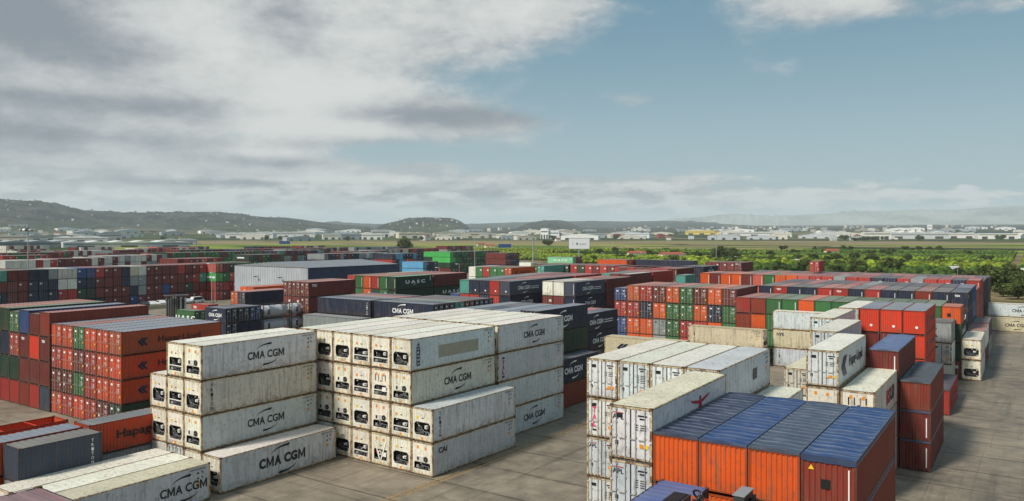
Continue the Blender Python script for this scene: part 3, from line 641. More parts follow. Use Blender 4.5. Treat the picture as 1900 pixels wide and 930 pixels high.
blk(Xo, ['mkko', '.rgg', '.rgg', '.rgg', '.kgg', '.ggg', '.ggg', '.kkg', '.ooo', '.ggg', '.ggg', '.rob', '.rbr'], 'green row', 'the road', yaw=YR, h=ST, end='wall', group='containers of the green row', over={
    (0, 3): dict(logo='hapag', roof='o', endlogo='squiggle', L=L20), (0, 2): dict(logo='evergreenlike'), (7, 3): dict(endlogo=None), (10, 3): dict(endlogo='strip'), (9, 3): dict(endlogo='strip')})
blk(Xo - Ur * 6.3 - Vr * .7, ['wwy'], 'narrow stack before the green row', yaw=YR, h=HC, L=L20, end='wall', over={(0, 2): dict(kind='dry', endlogo='kline', roof='n', say='with a black letter'), (0, 0): dict(kind='reefer', end='door'), (0, 1): dict(kind='reefer', end='door')})
Yo = Vector((71.3, 121.8))
blk(Yo, ['mnnn', '...n', '...b', '...n', '...n', '...r', '...n', '...r', '...r', '...n', '...n', '...r', '...n'], 'navy and red row', 'the road', yaw=YR, end='wall', endlogo='strip', group='containers of the navy and red row', over={(0, 3): dict(endlogo='tex', roof='Z', logo='tex'), (7, 3): dict(endlogo='tex'), (11, 3): dict(endlogo='tex')})
def row(k, s, place, h=ST, first=None, **kw):
    o = Xo + Ur * (13.0 * k)
    cols = ['...' + ch for ch in s]
    if first: cols[0] = first
    blk(o, cols, place, 'the road', yaw=YR, h=h, end='wall', group='containers of the great roof field', **kw)
row(2, 'nnmnnnyrnnpnn', 'third row of the roof field', HC, first='uuuu')
row(3, 'rnnyyqnnrrnmm', 'fourth row of the roof field', ST + .03)
row(4, 'rnrryrnnrryrrpoogpmoomo', 'fifth row of the roof field', HC, first='mrrr', endlogo='strip')
row(5, 'nnyrrnuurnnnprrpoommpppp', 'sixth row of the roof field', ST + .1)
row(6, 'nppnnvppvppvpvppvvppvv', 'seventh row of the roof field', ST + .1)
row(7, '......vvpvvvpvvvvpvvvvv'.replace('.', 'v'), 'last row of the roof field', ST)
blk(at(1520, 506, 11.0), ['r'], 'alone on top of the roof field', yaw=YR, z0=11.0, L=L20, end='door')
# stacks along the road
blk(Vector((66.1, 109.7)), ['ww'], 'stack of two by the road', yaw=YR, kind='reefer', over={(0, 0): dict(var='A'), (0, 1): dict(var='A', roof='w', logo='plain')}, L=11.6)
blk(Vector((66.1, 109.7)) + Ur * 12.5, ['bj'], 'behind the white stack of two by the road', yaw=YR, over={(0, 1): dict(roof='p')})
blk(Vector((66.1, 109.7)) + Ur * 25.2, ['yv'], 'last stack of two by the road', yaw=YR, end='wall')
blk(at(1762, 725, 2.9), ['r'], 'single at the foot of the red stacks', yaw=YR, h=HC, end='wall', over={(0, 0): dict(roof='N', logo='hapag')})
wl = at(1833, 562, 5.8) + Vr * 12.19
blk(wl, ['ww'], 'pale pair where the road ends', yaw=YR, ori='V', kind='reefer', over={(0, 1): dict(logo='cma', roof='w'), (0, 0): dict(logo='cma')})
blk(wl - Vr * 1.2 - Ur * 2.7, ['c'], 'single in front of the pale pair where the road ends', yaw=YR, ori='V', kind='reefer', over={(0, 0): dict(logo='cma')})
blk(wl + Vr * 12.6, ['ww'], 'next to the pale pair where the road ends', yaw=YR, ori='V', kind='reefer')
# near right-hand blocks
Ao = Vector((7.27, 40.46))
blk(Ao, ['wwww'], 'door stack beside the orange fronts', yaw=33.2, kind='reefer', end='door', group='white refrigerated containers with closed doors', over={(0, 3): dict(logo='apl', endlogo='apl', say='with red emblem on its side', roof='C'), (0, 2): dict(endlogo='apl'), (0, 1): dict(endlogo='apl'), (0, 0): dict(endlogo='apl')})
A2 = Vector((13.85, 52.0))
blk(A2, ['...w', '...w', '...w', 'wwww'], 'row behind the emblem box', 'the tarpaulins', yaw=33.6, kind='reefer', end='door', endlogo='reefdoor', pitch=2.52, group='white refrigerated containers with closed doors', over={
    (0, 3): dict(logo='vent', roof='Y'), (3, 2): dict(endlogo='tal'), (3, 1): dict(endlogo='apl')})
blk(A2 + Vr * 2.55, ['..w'], 'lower beside the vented white container', yaw=33.6, kind='reefer', end='door')
Ro = Vector((7.30, 40.55)) + Vr * (2.47 * 4)
blk(Ro, ['bbbb', 'oooo', 'oooo', 'oooo'], 'tarpaulin block', 'the road', yaw=33.6, h=ST, kind='open', end='wall', pitch=2.47, group='open top containers under tarpaulins', over={
    (0, 3): dict(tarp='23406f', endlogo='warn', skirt=.22, say='under blue tarpaulin'), (1, 3): dict(tarp='414a5c', say='under grey tarpaulin', endlogo=None), (2, 3): dict(tarp='213c6e', say='under a blue tarpaulin'), (3, 3): dict(tarp='262c46', say='under a dark tarpaulin'),
    (0, 2): dict(tarp='23406f')})
blk(Vector((7.83, 39.05)) + Vr * 2.1 - Ur * 12.19, ['nnn'], 'in front of the orange fronts', yaw=33.6, h=2.79, end='wall', over={(0, 2): dict(roof='B', say='with blue roof')})
Ho = at(1556, 652.3, 11.58)
blk(Ho, ['wwww'], 'stack with large lettering behind the tarpaulins', yaw=33.6, kind='reefer', end='door', endlogo='reefdoor', over={(0, 3): dict(logo='hapagw', say='with large blue lettering'), (0, 2): dict(end='unit', var='C')})
blk(at(1623.4, 729, 8.69), ['www'], 'stack of three behind the tarpaulins', yaw=33.6, kind='reefer', over={(0, 2): dict(logo='hsud', var='D', roof='w', say='with red and blue lettering')})
Bo = at(1555, 616, 11.58)
blk(Bo, ['wwww', 'www'], 'third white door row', 'the blue tarpaulin', yaw=33.6, kind='reefer', end='door', endlogo='reefdoor', over={(1, 0): dict(h=2.6), (1, 1): dict(h=2.6), (1, 2): dict(h=2.6, roof='C'), (0, 3): dict(roof='w')})
blk(at(1546.8, 591, 11.58), ['.www'], 'fourth white door row', yaw=33.6, kind='reefer', end='door', over={(0, 3): dict(roof='w')})
blk(Ao + Ur * 66 - Vr * 1.25, ['...w'], 'white roof beside the bright red fronts', yaw=33.6, kind='reefer', end='door')
So = Vector((36.3, 67.5))
blk(So, ['mmb'], 'stack by the road', yaw=YR, h=ST, kind='open', end='wall', over={(0, 2): dict(tarp='3c3f42', say='under a black tarpaulin', logo=None), (0, 1): dict(endlogo='strip', tarp='2a4470'), (0, 0): dict(endlogo='strip', tarp='2a4a74')})
blk(So - Vr * 2.5, ['mmmm'], 'maroon stack of four under a faded blue tarpaulin', yaw=YR, h=ST, kind='open', end='wall', over={(0, 3): dict(tarp='50618c', endlogo='strip'), (0, 2): dict(tarp='50618c')})
RRo = at(1717, 577.8, 11.58)
blk(RRo, ['hhhh', '..mh', '..mh'], 'bright red fronts', 'the road', yaw=33.6, end='wall', over={(0, 3): dict(logo='hapagmark', roof='G', endlogo='dot'), (0, 2): dict(logo='hapagmark'), (0, 1): dict(logo='hapagmark'), (1, 3): dict(roof='G', endlogo='dot'), (2, 3): dict(roof='G', endlogo='dot')})
# containers lying across, seen side-on
blk(Vector((41.2, 123.0)) + Vr * 12.19, ['wcw'], 'side-on stack before the green row', yaw=YR, ori='V', kind='reefer', over={(0, 2): dict(logo='cmae', roof='w'), (0, 1): dict(logo='nyk', say='of tan colour'), (0, 0): dict(logo='triton')})
blk(Vector((28.9, 127.6)) + Vr * 12.19, ['cc'], 'side-on below the colourful door wall', yaw=YR, ori='V', kind='reefer', over={(0, 1): dict(logo='triton', roof='c')})
blk(Vector((13.6, 114.5)) + Vr * 12.19, ['cc'], 'side-on behind the flat white roofs', yaw=YR, ori='V', kind='reefer', over={(0, 1): dict(logo='hapagmark', roof='w', say='with dark arrow mark')})
# left middle distance
NVo = Vector((-32.2, 129.0)) + Vl * 12.19
blk(NVo, ['nnnn', '...n', '...y', '...p', '...n'], 'side-on behind the grey ribbed box', 'the cream roofs', ori='V', h=ST, over={(0, 3): dict(logo='bars', roof='G')})
NV2 = Vector((-21.6, 121.7)) + Vl * 12.19
blk(NV2, ['nnnn', '.unn', '.ntt', '.rrm', '.nnn', '.nnn'], 'side-on with white lettering', 'the cream roofs', ori='V', h=ST, over={(0, 3): dict(logo='cmaw', roof='G', say='with white lettering')})
blk(Vector((-31.6, 117.6)) + Vl * 12.19, ['yyy'], 'grey ribbed box against the cream roofs', ori='V')
Qo = Vector((-50.0, 136.0))
blk(Qo, ['nnn', 'nnn', 'nnu'], 'behind the small white block', 'the lettering', ori='V', h=ST, L=L20, over={(0, 2): dict(logo='cmaw', roof='G', say='with white lettering')}, end='door')
for k in range(2):
    blk(Qo + Ul * (7.9 + 6.5 * k), ['.ww'], ('beyond the blue end' if k == 0 else 'farther beyond the blue end'), h=ST, L=L20, kind='tank', group='white tank containers')
blk(Vector((-62.0, 152.0)), ['kg'], 'side-on by the upright pipes', ori='V', L=L20, over={(0, 1): dict(logo='evergreenlike')})
blk(at(386, 566, 5.8), ['rr'], 'side-on behind the green box', ori='V', L=L20, over={(0, 1): dict(logo='tex')})
Eo = at(455, 542, 8.69)
blk(Eo, ['nnn', 'ooo'], 'long navy block beside the shed', 'its faded side', over={(0, 2): dict(logo='faded', roof='p'), (1, 2): dict(roof='p')})
Mo2 = at(573, 524, 11.58)
blk(Mo2, ['mmmm', 'mmmm', 'mmmm'], 'maroon block before the shed', 'its lettered side', over={(0, 3): dict(logo='tex', roof='p'), (1, 3): dict(roof='p')})
blk(at(470, 533, 8.69), ['..o', '..o'], 'orange roofs before the shed', 'the shed corner')
Uo = at(734.6, 514, 11.58)
blk(Uo, ['kkkk', '..gg', '..kr', '..oo', '..gg', '..rr'], 'green block', 'the lettered side', end='wall', over={(0, 3): dict(logo='uasc', roof='e2', say='with spaced white letters')}, endlogo='strip')
blk(Uo + Ul * 12.7, ['kkkm', '...p', '...m', '...p', '...m', '...c'], 'far half of the green block', 'the lettered side', over={(0, 3): dict(roof='p'), (0, 2): dict(logo='uasc')})
blk(at(690, 529, 8.69), ['..b', '..n'], 'side-on before the green block', ori='V', over={(0, 2): dict(logo='tex')})
# left long wall of ends
Bo1 = Vector((-130.6, 199.0))
cols = ['rmmm', 'mmnt', 'mnmt', 'mmmm', 'bmmm', 'nnnn', 'nnnn', 'rnny', 'rrww', 'mrww', 'tknu', 'nknu', 'nmmr', 'mmmm', 'mmmm', 'mmnn', 'unyc', 'myyw', 'mmmm', 'umum'.replace('u', 'm'), 'mumm', 'mmmm', 'nmmr', 'mkmm', 'mmrm', 'rmtr', 'tnmr', 'mmum']
blk(Bo1 - Ul * 6, cols, 'long wall of ends', 'the yard edge', ori='V', h=2.86, end='wall', endlogo=None, group='containers of the long wall of ends', over={(9, 3): dict(endlogo='strip'), (13, 2): dict(endlogo='strip'), (13, 1): dict(endlogo='strip'), (16, 2): dict(endlogo='strip'), (11, 1): dict(endlogo='strip'), (20, 2): dict(endlogo='strip')})
r2 = random.Random(11)
def seq(n, w, lev=3, base='mrknm'):
    ks = list(w); ws = list(w.values()); return [''.join(r2.choices(ks, ws)[0] for _ in range(lev)) for _ in range(n)]
FARG = 'far containers'
def far(px, py, n, w, place, lev=2, z=11.58, ori='V', over={}, L=L40, frm='the near end', **kw):
    blk(at(px, py, z), [('.' * (4 - lev)) + s for s in seq(n, w, lev)], place, frm, ori=ori, L=L, over=over, group=FARG, **kw)
GR = dict(g=5, k=2, m=2); RD = dict(m=5, r=3, b=2, p=1); MX = dict(m=3, r=2, n=3, y=2, g=1, u=1); WH = dict(y=4, w=3, n=2, m=1)
far(5, 475, 8, dict(g=3, r=3, m=2), 'greens beyond the light mast', 4)
blk(at(117, 488, 9.0), ['..w'], 'side-on with dark lettering beyond the long wall', ori='V', h=3.0, over={(0, 2): dict(logo='maersk')}, group=FARG)
blk(at(170, 487, 9.0), ['..y'], 'side-on beside the lettered white box', ori='V', h=3.0, over={(0, 2): dict(logo='texmid')}, group=FARG)
blk(at(236, 484, 9.0), ['..y'], 'second grey box beside the lettered white box', ori='V', h=3.0, group=FARG)
far(163, 478, 5, dict(m=3, w=2), 'maroon roofs beyond the white boxes', 2)
far(285, 470, 26, dict(g=5, m=2, k=1), 'long green wall beyond the long wall', 2)
far(216, 463.5, 9, dict(m=3, w=2, r=1), 'thin row beyond the green wall', 2)
far(462, 473, 8, dict(g=4, m=2, k=1), 'green row beside the shed', 2, over={(0, 3): dict(logo='green')})
far(397, 489, 6, dict(g=3, m=1, k=1), 'greens before the shed', 2, over={(0, 2): dict(logo='green'), (0, 3): dict(logo=None)}, h=HC)
blk(at(401, 489.5, 11.58), ['rrep', 'mrgm', 'rrpk', '.mkg', '.mgg'], 'stack with one bright green side', 'the shed', ori='V', L=L20, over={(0, 2): dict(logo='green')}, group=FARG)
blk(at(432, 521, 6.0), ['rr', 'rr', 'rr'], 'low red boxes against the shed', 'the shed', ori='V', group=FARG)
far(436, 463, 20, dict(n=3, m=3, t=1, r=1), 'mixed row beyond the shed', 2)
far(602, 471.5, 18, dict(y=5, n=2, m=1, w=1), 'grey row beyond the shed', 2, over={(0, 3): dict(logo=None)})
far(560, 456.5, 10, dict(m=3, r=2, w=1), 'red row far beyond the shed', 2)
far(657, 459, 22, dict(y=4, n=3, w=1), 'pale row far beyond the shed', 2)
far(830, 456.5, 14, dict(m=4, r=1, y=1), 'last row beyond the greens', 2)
far(728, 471, 8, dict(n=2, q=2, r=1), 'light blue row beyond the shed', 2)
blk(at(785, 484, 9.5), ['.qq', '.nn', '.nn', '.ns'], 'light blue end before the greens', 'the shed', ori='V', h=3.0, group=FARG)
blk(at(757, 484, 8.0), ['.rr', '.mr', '.mn', '.mn'], 'red ends before the greens', 'the shed', ori='V', group=FARG)
blk(at(818, 467.5, 11.58), ['ggke', 'kkgk', 'gmkg', 'kkmg'], 'first bright green stack', 'its bright side', ori='V', over={(0, 3): dict(logo='green')}, group=FARG)
blk(at(835, 467.8, 11.58), ['mkee', 'gkeg', 'mkgg', 'mggk', 'gmkg', 'kgkg', 'gkgk', 'mgmm', 'gkgg'], 'second bright green stack', 'its bright side', ori='V', over={(0, 3): dict(logo='green'), (0, 2): dict(logo='green')}, group=FARG, h=2.9)
blk(at(878, 466.5, 11.58), ['mgge', 'mkgg', 'gkkg', 'kgkg', 'gmkg', 'ggkk', 'kgtm', 'mggm', 'mrkg', 'mkkm'], 'third bright green stack', 'its bright side', ori='V', over={(0, 3): dict(logo='green')}, group=FARG, h=2.9)
far(938, 470, 5, dict(n=3, m=2), 'dark stack beside the bright greens', 3)
blk(at(949, 497, 11.58), ['..oo'] + ['..gg', '..gg', '..mr', '..gg', '..wj'], 'row with orange lettered box', 'the orange side', over={(0, 3): dict(logo='hapag')}, group=FARG)
blk(at(1010, 493.5, 11.58), ['..gt', '..ug'], 'teal doors beside the orange box', 'the orange box', group=FARG)
blk(at(1055, 491.5, 11.58), ['..kk', '..mm', '..mr', '..rm', '..mm'], 'red ends beyond the orange box', 'the dark green side', over={(0, 3): dict(logo=None)}, group=FARG, endlogo='strip', end='wall')
blk(at(1140, 493.5, 11.58), ['..mm', '..kr', '..rm', '..mr', '..mk', '..rr'], 'second red ends beyond the orange box', 'the purple roofs', group=FARG, end='wall', endlogo='strip')
blk(at(1215, 497, 11.58), ['..rm', '..mr', '..rr', '..rm', '..mr'], 'red ends before the purple roofs', 'the teal box', group=FARG, end='wall', endlogo='strip')
blk(at(1063, 477.5, 11.58), ['..kl', '..mm', '..mm'], 'pale green side with spaced letters', 'its lettered side', ori='V', over={(0, 3): dict(logo='uasc')}, group=FARG)
blk(at(1117, 488, 9.5), ['..l', '..g'], 'low green side before the orchards', 'the billboard', ori='V', group=FARG)
blk(at(1163, 482.5, 11.58), ['..oo', '..oo', '..mr', '..rm'], 'orange side before the orchards', 'its lit side', ori='V', over={(0, 3): dict(logo=None), (1, 3): dict(logo=None)}, group=FARG)
blk(at(1237, 487, 10.8), ['..nn', '..un'], 'navy side before the orchards', 'the orange box', ori='V', group=FARG)
blk(at(1285, 490, 10.5), ['..nn', '..nn'], 'second navy side before the orchards', 'the orange box', ori='V', group=FARG)
blk(at(985, 484, 9.5), ['..j', '..w'], 'pale box before the orchards', 'the bright greens', ori='V', L=L20, group=FARG)

# more of the far yard on the shed side
for (px, py, n, wts, pl) in ((40, 466, 10, dict(m=3, w=2, p=2), 'first faint row past the light mast'), (150, 459, 10, dict(w=3, m=2, n=1), 'second faint row past the light mast'), (300, 458.5, 16, dict(m=3, p=2, n=1, c=1), 'faint row at the field edge'), (480, 458, 12, dict(r=2, m=2, n=1), 'faint row before the yellowish trees'), (20, 456.5, 12, dict(w=2, m=2, c=1), 'faintest row past the light mast'), (210, 471, 12, dict(m=3, n=2), 'dark row past the white boxes'), (540, 463, 14, dict(m=2, n=2, y=2), 'thin mixed row past the shed roof'), (700, 464, 12, dict(y=2, n=2, c=1), 'thin pale row past the shed roof')):
    far(px, py, n, wts, pl, 2, L=L40)
    far(px - 9, py, n, wts, pl + ', second half', 2, L=L40)

blk(at(263, 480.5, 9.6), ['..e'], 'bright box above the long wall of ends', ori='V', L=L20, over={(0, 2): dict(logo='green')}, group=FARG)
blk(at(283, 470.2, 11.6) - Ul * 2.6, ['..pp'], 'faded end of the long green wall', ori='V', L=L20, group=FARG)
blk(at(330, 486.5, 10.4), ['...m', '...r', '...m', '...m', '...p', '...m', '...r', '...m'], 'maroon row over the long wall', 'the near end', ori='V', group=FARG)

for (px, py, n, wts, pl) in ((10, 484, 7, dict(m=2, r=2, w=1), 'near row past the light mast'), (95, 481, 8, dict(m=3, w=2, r=1), 'pale mixed row over the long wall'), (190, 475, 12, dict(w=3, y=2, m=2), 'white roofs over the long wall'), (0, 470, 14, dict(m=3, g=2, r=1), 'green and maroon row past the mast'), (120, 466, 16, dict(m=3, r=1, w=2), 'maroon roofs over the white boxes'), (330, 464, 20, dict(m=3, g=1, n=2, p=1), 'thin maroon row over the green wall'), (250, 461, 20, dict(w=2, p=2, m=2), 'thin pale row over the green wall'), (500, 466, 16, dict(m=2, n=2, t=1, y=1), 'mixed row touching the shed roof'), (640, 467, 14, dict(m=2, y=2, r=1), 'second mixed row touching the shed roof'), (580, 460, 20, dict(y=2, m=2, c=1), 'far mixed row over the shed'), (750, 462, 14, dict(r=2, m=2, n=1), 'red mixed row by the dark tree')):
    far(px, py, n, wts, pl, 2)
# ---------------------------------------------------------------- which containers does the yard view show, and how large
def corners(r):
    c, s = math.cos(r['rot']), math.sin(r['rot']); out = []
    for z in (r['z'], r['z'] + r['h']):
        for yy in (-W2, W2):
            for xx in (-r['L'] / 2, r['L'] / 2): out.append((r['x'] + c * xx - s * yy, r['y'] + s * xx + c * yy, z))
    return np.array(out)
def visible_sizes(recs, w=1425, hgt=698):
    k = w / 1900; zb = np.full((hgt, w), 1e9); ib = np.full((hgt, w), -1, int)
    for i, r in enumerate(recs):
        C = corners(r)
        if C[:, 1].min() < 3: continue
        sx = (950 + F * C[:, 0] / C[:, 1]) * k; sy = (HY + F * (CH - C[:, 2]) / C[:, 1]) * k
        for q in ((0, 1, 5, 4), (2, 3, 7, 6), (0, 2, 6, 4), (1, 3, 7, 5), (4, 5, 7, 6)):
            P3 = C[list(q)]; n = np.cross(P3[1] - P3[0], P3[3] - P3[0]); d = n @ P3[0]; cam0 = np.array([0, 0, CH])
            x, y = sx[list(q)], sy[list(q)]
            x0, x1 = max(0, int(x.min())), min(w, int(x.max()) + 2); y0, y1 = max(0, int(y.min())), min(hgt, int(y.max()) + 2)
            if x1 <= x0 or y1 <= y0: continue
            X, Y = np.meshgrid(np.arange(x0, x1) + .5, np.arange(y0, y1) + .5)
            s0 = None; ins = np.ones(X.shape, bool); area = sum(x[a] * y[(a + 1) % 4] - x[(a + 1) % 4] * y[a] for a in range(4))
            if abs(area) < .3: continue
            sg = 1 if area > 0 else -1
            for a in range(4):
                b = (a + 1) % 4; ins &= sg * ((x[b] - x[a]) * (Y - y[a]) - (y[b] - y[a]) * (X - x[a])) >= 0
            ray = np.stack([(X / k - 950) / F, np.ones_like(X), (HY - Y / k) / F], -1); den = ray @ n; den[np.abs(den) < 1e-9] = 1e-9
            t = (d - cam0 @ n) / den; Z = zb[y0:y1, x0:x1]; I = ib[y0:y1, x0:x1]; ok = ins & (t > 0) & (t < Z)
            Z[ok] = t[ok]; I[ok] = i
    cnt = np.bincount(ib[ib >= 0], minlength=len(recs)); return cnt / k / k
sizes = visible_sizes(RECS)
for r, a in zip(RECS, sizes): r['a'] = float(a)
order = sorted([r for r in RECS if r['a'] > 0], key=lambda r: -r['a'])
SINGLE = order[:300]; REST = order[300:]
ids = {(round(r['x'], 1), round(r['y'], 1), r['rot']) for r in SINGLE if r['y'] < 135}
HIDDEN = [r for r in RECS if r['a'] <= 0 and (round(r['x'], 1), round(r['y'], 1), r['rot']) in ids]
REST += [r for r in RECS if r['a'] <= 0 and r['y'] >= 135 and r not in HIDDEN]
RFC = {'G': lin('77808c'), 'Z': lin('4c5563'), 'D': lin('6f7276'), 'V': lin('6e6a66'), 'U': lin('7c5a63'), 'Y': lin('b9bdbf'), 'C': lin('d6ccb4'), 'B': lin('2f4f8c'), 'N': lin('2a3042'), 'e2': lin('6f9a80')}
def roofcol(r):
    c = PAL[r['c']]
    if r['roof'] in RFC: return RFC[r['roof']]
    if r['kind'] in ('reefer', 'tank'): return lin({'c': 'c9c0a0'}.get(r['c'], 'ded9cc'))
    if r['roof']: c = PAL[r['roof']]
    gq = (.27, .235, .225); k = .5
    return tuple(a * (1 - k) + b * k for a, b in zip(c, gq))
def jit(c, r, a=.10): 
    f = 1 + r.uniform(-a, a); return tuple(min(1, x * f * (1 + r.uniform(-.03, .03))) for x in c)
def mesh(key, fn): return cached(key, lambda: fn().data(str(key[0])))
def merged(L, h, end, far, reefer=False):
    """small in the picture: one mesh, with its roof, ribs, frame and doors"""
    mb = MB(); m = WPAINT if reefer else PAINT; fr = WFRAME if reefer else PAINT
    a = frame_mesh(L, h, fr); s1 = side_mesh(L, h, m, reefer); rf = roof_mesh(L, h, ROOFAUTO if not reefer else WROOF, reefer)
    def join(o, flip=False):
        vs = [(-x, -y, z) for x, y, z in o.v] if flip else o.v; b = len(mb.v); mb.v += vs
        idx = [mb.mi(q) for q in o.mats]
        mb.f += [[b + i for i in f] for f in o.f]; mb.m += [idx[k] for k in o.m]
    join(a); join(s1); join(s1, True); join(rf)
    for e, fl in ((end, False), ('wall' if end == 'door' else 'door', True)):
        if e == 'door' or reefer:
            for yy in (-.56, .56):
                d = door_mesh(L, h, m, True, reefer=reefer); d.v = [(x, y + yy, z) for x, y, z in d.v]; join(d, fl)
        else: join(endwall_mesh(L, h, m), fl)
    return mb
def roofauto(g, b):
    oi = g.n('ShaderNodeObjectInfo'); geo = g.n('ShaderNodeNewGeometry').outputs['Position']
    c = g.mix(.45, oi.outputs['Color'], (.26, .24, .235, 1)); n = g.noise(geo, .5, 5, .6); k = g.m('ADD', g.m('MULTIPLY', n, .6), .7)
    c = g.mix(1.0, c, g.comb(k, k, k), 'MULTIPLY'); c = g.mix(g.m('MULTIPLY', g.ramp(g.noise(geo, 1.7, 6, .7), .5, .75), .3), c, (.1, .085, .08, 1))
    g.put(b.inputs['Base Color'], c); b.inputs['Roughness'].default_value = .6
ROOFAUTO = mat('chalky bleached roof paint', roofauto)
def build_dry(r, lod):
    L, h = r['L'], r['h']; rr = random.Random(hash((round(r['x'], 1), round(r['y'], 1), round(r['z'], 1))))
    c = jit(PAL[r['c']], rr); reefer = r['kind'] == 'reefer'
    if reefer and r['c'] == 'w': c = jit(lin(rr.choice(('c9d1d6', 'd3d6d6', 'bcc6cc')) if r['z'] > 7.5 else rr.choice(('c6cbcc', 'ccc9bd', 'd2d4d4', 'bfc6ca'))), rr, .08)
    rc = jit(roofcol(r), rr, .12); reefer = r['kind'] == 'reefer'
    P_, FR_ = (WPAINT, WFRAME) if reefer else (PAINT, DFRAME)
    fc = lin('c9b692') if reefer else tuple(x * .5 for x in c)  # dry frames darker than their walls, shade of the seams painted into the colour
    name = {'reefer': 'reefer_container', 'open': 'open_top_container'}.get(r['kind'], 'shipping_container')
    if lod == 2 and not r['roof']:
        m_ = mesh(('container', L, h, r['end'], reefer), lambda: merged(L, h, r['end'], None, reefer))
        root = link(name, m_, None, (r['x'], r['y'], r['z']), r['rot'], c)
    else:
        root = link(name, None, None, (r['x'], r['y'], r['z']), r['rot']); root.empty_display_size = .5
        link('frame', mesh(('frame', L, h, FR_.name), lambda: frame_mesh(L, h, FR_)), root, color=fc)
        sm = mesh(('side_wall', L, h, reefer), lambda: side_mesh(L, h, P_, reefer))
        link('side_wall', sm, root, color=c); link('side_wall', sm, root, rz=math.pi, color=c)
        rm = WROOF if reefer else ROOF
        if r['kind'] == 'open':
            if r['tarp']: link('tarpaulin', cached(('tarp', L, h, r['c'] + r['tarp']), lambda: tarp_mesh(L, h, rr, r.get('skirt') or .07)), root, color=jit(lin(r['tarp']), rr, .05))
            link('floor', mesh(('floor', L), lambda: floor_mesh(L)), root, color=c)
            link('roof_bow', mesh(('roof_bow', L, h), lambda: bow_mesh(L, h)), root, color=c)
        else: link('roof', mesh(('roof', L, h, reefer), lambda: roof_mesh(L, h, rm, reefer)), root, color=rc)
        other = 'wall' if r['end'] in ('door', 'unit') and not reefer else 'door'
        if reefer and r['end'] == 'door': other = 'unit'
        shown_x = r['ori'] == 'V'                                     # side-on boxes show their +x end
        for e, fl in ((r['end'], shown_x), (other, not shown_x)):
            seen = fl == shown_x; rz = math.pi if fl else 0
            if e == 'door':
                full = lod == 0 and seen
                for sgn in (-1, 1):
                    dm = mesh(('door', L, h, full, sgn, reefer), lambda: door_mesh(L, h, P_, not full, side=sgn, reefer=reefer))
                    off = Vector((0, sgn * .56, 0)); off.rotate(Matrix.Rotation(rz, 3, 'Z'))
                    d = link('door', dm, root, off, rz, color=c)
                    if full:
                        for q in (-.26, .26): link('lock_rod', mesh(('lock_rod', L, h), lambda: rod_mesh(L, h)), d, (0, q, 0))
                if seen:
                    sd_ = rr.randrange(6); mk = BLACKT if reefer or r['c'] in 'ycj' else WHITET
                    link('door_lettering', mesh(('door_lettering', L, h, sd_, mk.name, reefer), lambda: marks_mesh(L, h, sd_, mk, reefer)), root, rz=rz)
                    for pp in plates(L, sd_, reefer): link('sticker', mesh(('sticker', *pp[:5], pp[5].name), lambda: plate_mesh(*pp)), root, rz=rz)
            elif e == 'unit':
                sd2 = rr.randrange(3); us = cached(('unit', r['var'] if seen else 'A', L, h, sd2), lambda: unit_meshes(r['var'] if seen else 'A', L, h, sd2))
                u = link('refrigeration_unit', us['panel'], root, rz=rz, color=jit(lin('e4dfd0'), rr, .05))
                for k_ in ('recess', 'control_box', 'fan', 'compressor', 'sticker'):
                    if seen: link(k_, us[k_], u, color=jit(lin('d8d6cf'), rr, .04))
            else: link('end_wall', mesh(('end_wall', L, h), lambda: endwall_mesh(L, h, P_)), root, rz=rz, color=c)
    if r['logo'] and mesh_has(r, L, h): link('warning_sticker', mesh(('warning_sticker', r['logo'], L, h), lambda: logo_mesh(r['logo'], L, h, 'marks')), root)
    if r['logo'] and r['logo'] != 'plain': link('side_lettering', mesh(('side_lettering', r['logo'], L, h), lambda: logo_mesh(r['logo'], L, h)), root)
    if r['endlogo'] == 'warn':
        mb_ = MB(); tri(mb_, .75, h - .5, .13, YELLOWP, -L / 2 + .009); link('warning_sticker', mb_.data('warning sticker'), root)
    if r['endlogo']:
        rz = math.pi if r['ori'] == 'V' else 0
        link('end_lettering', mesh(('end_lettering', r['endlogo'], L, h), lambda: endlogo_mesh(r['endlogo'], L, h)), root, rz=rz)
    return root
def mesh_has(r, L, h): return bool(logo_mesh(r['logo'], L, h, 'marks').f)
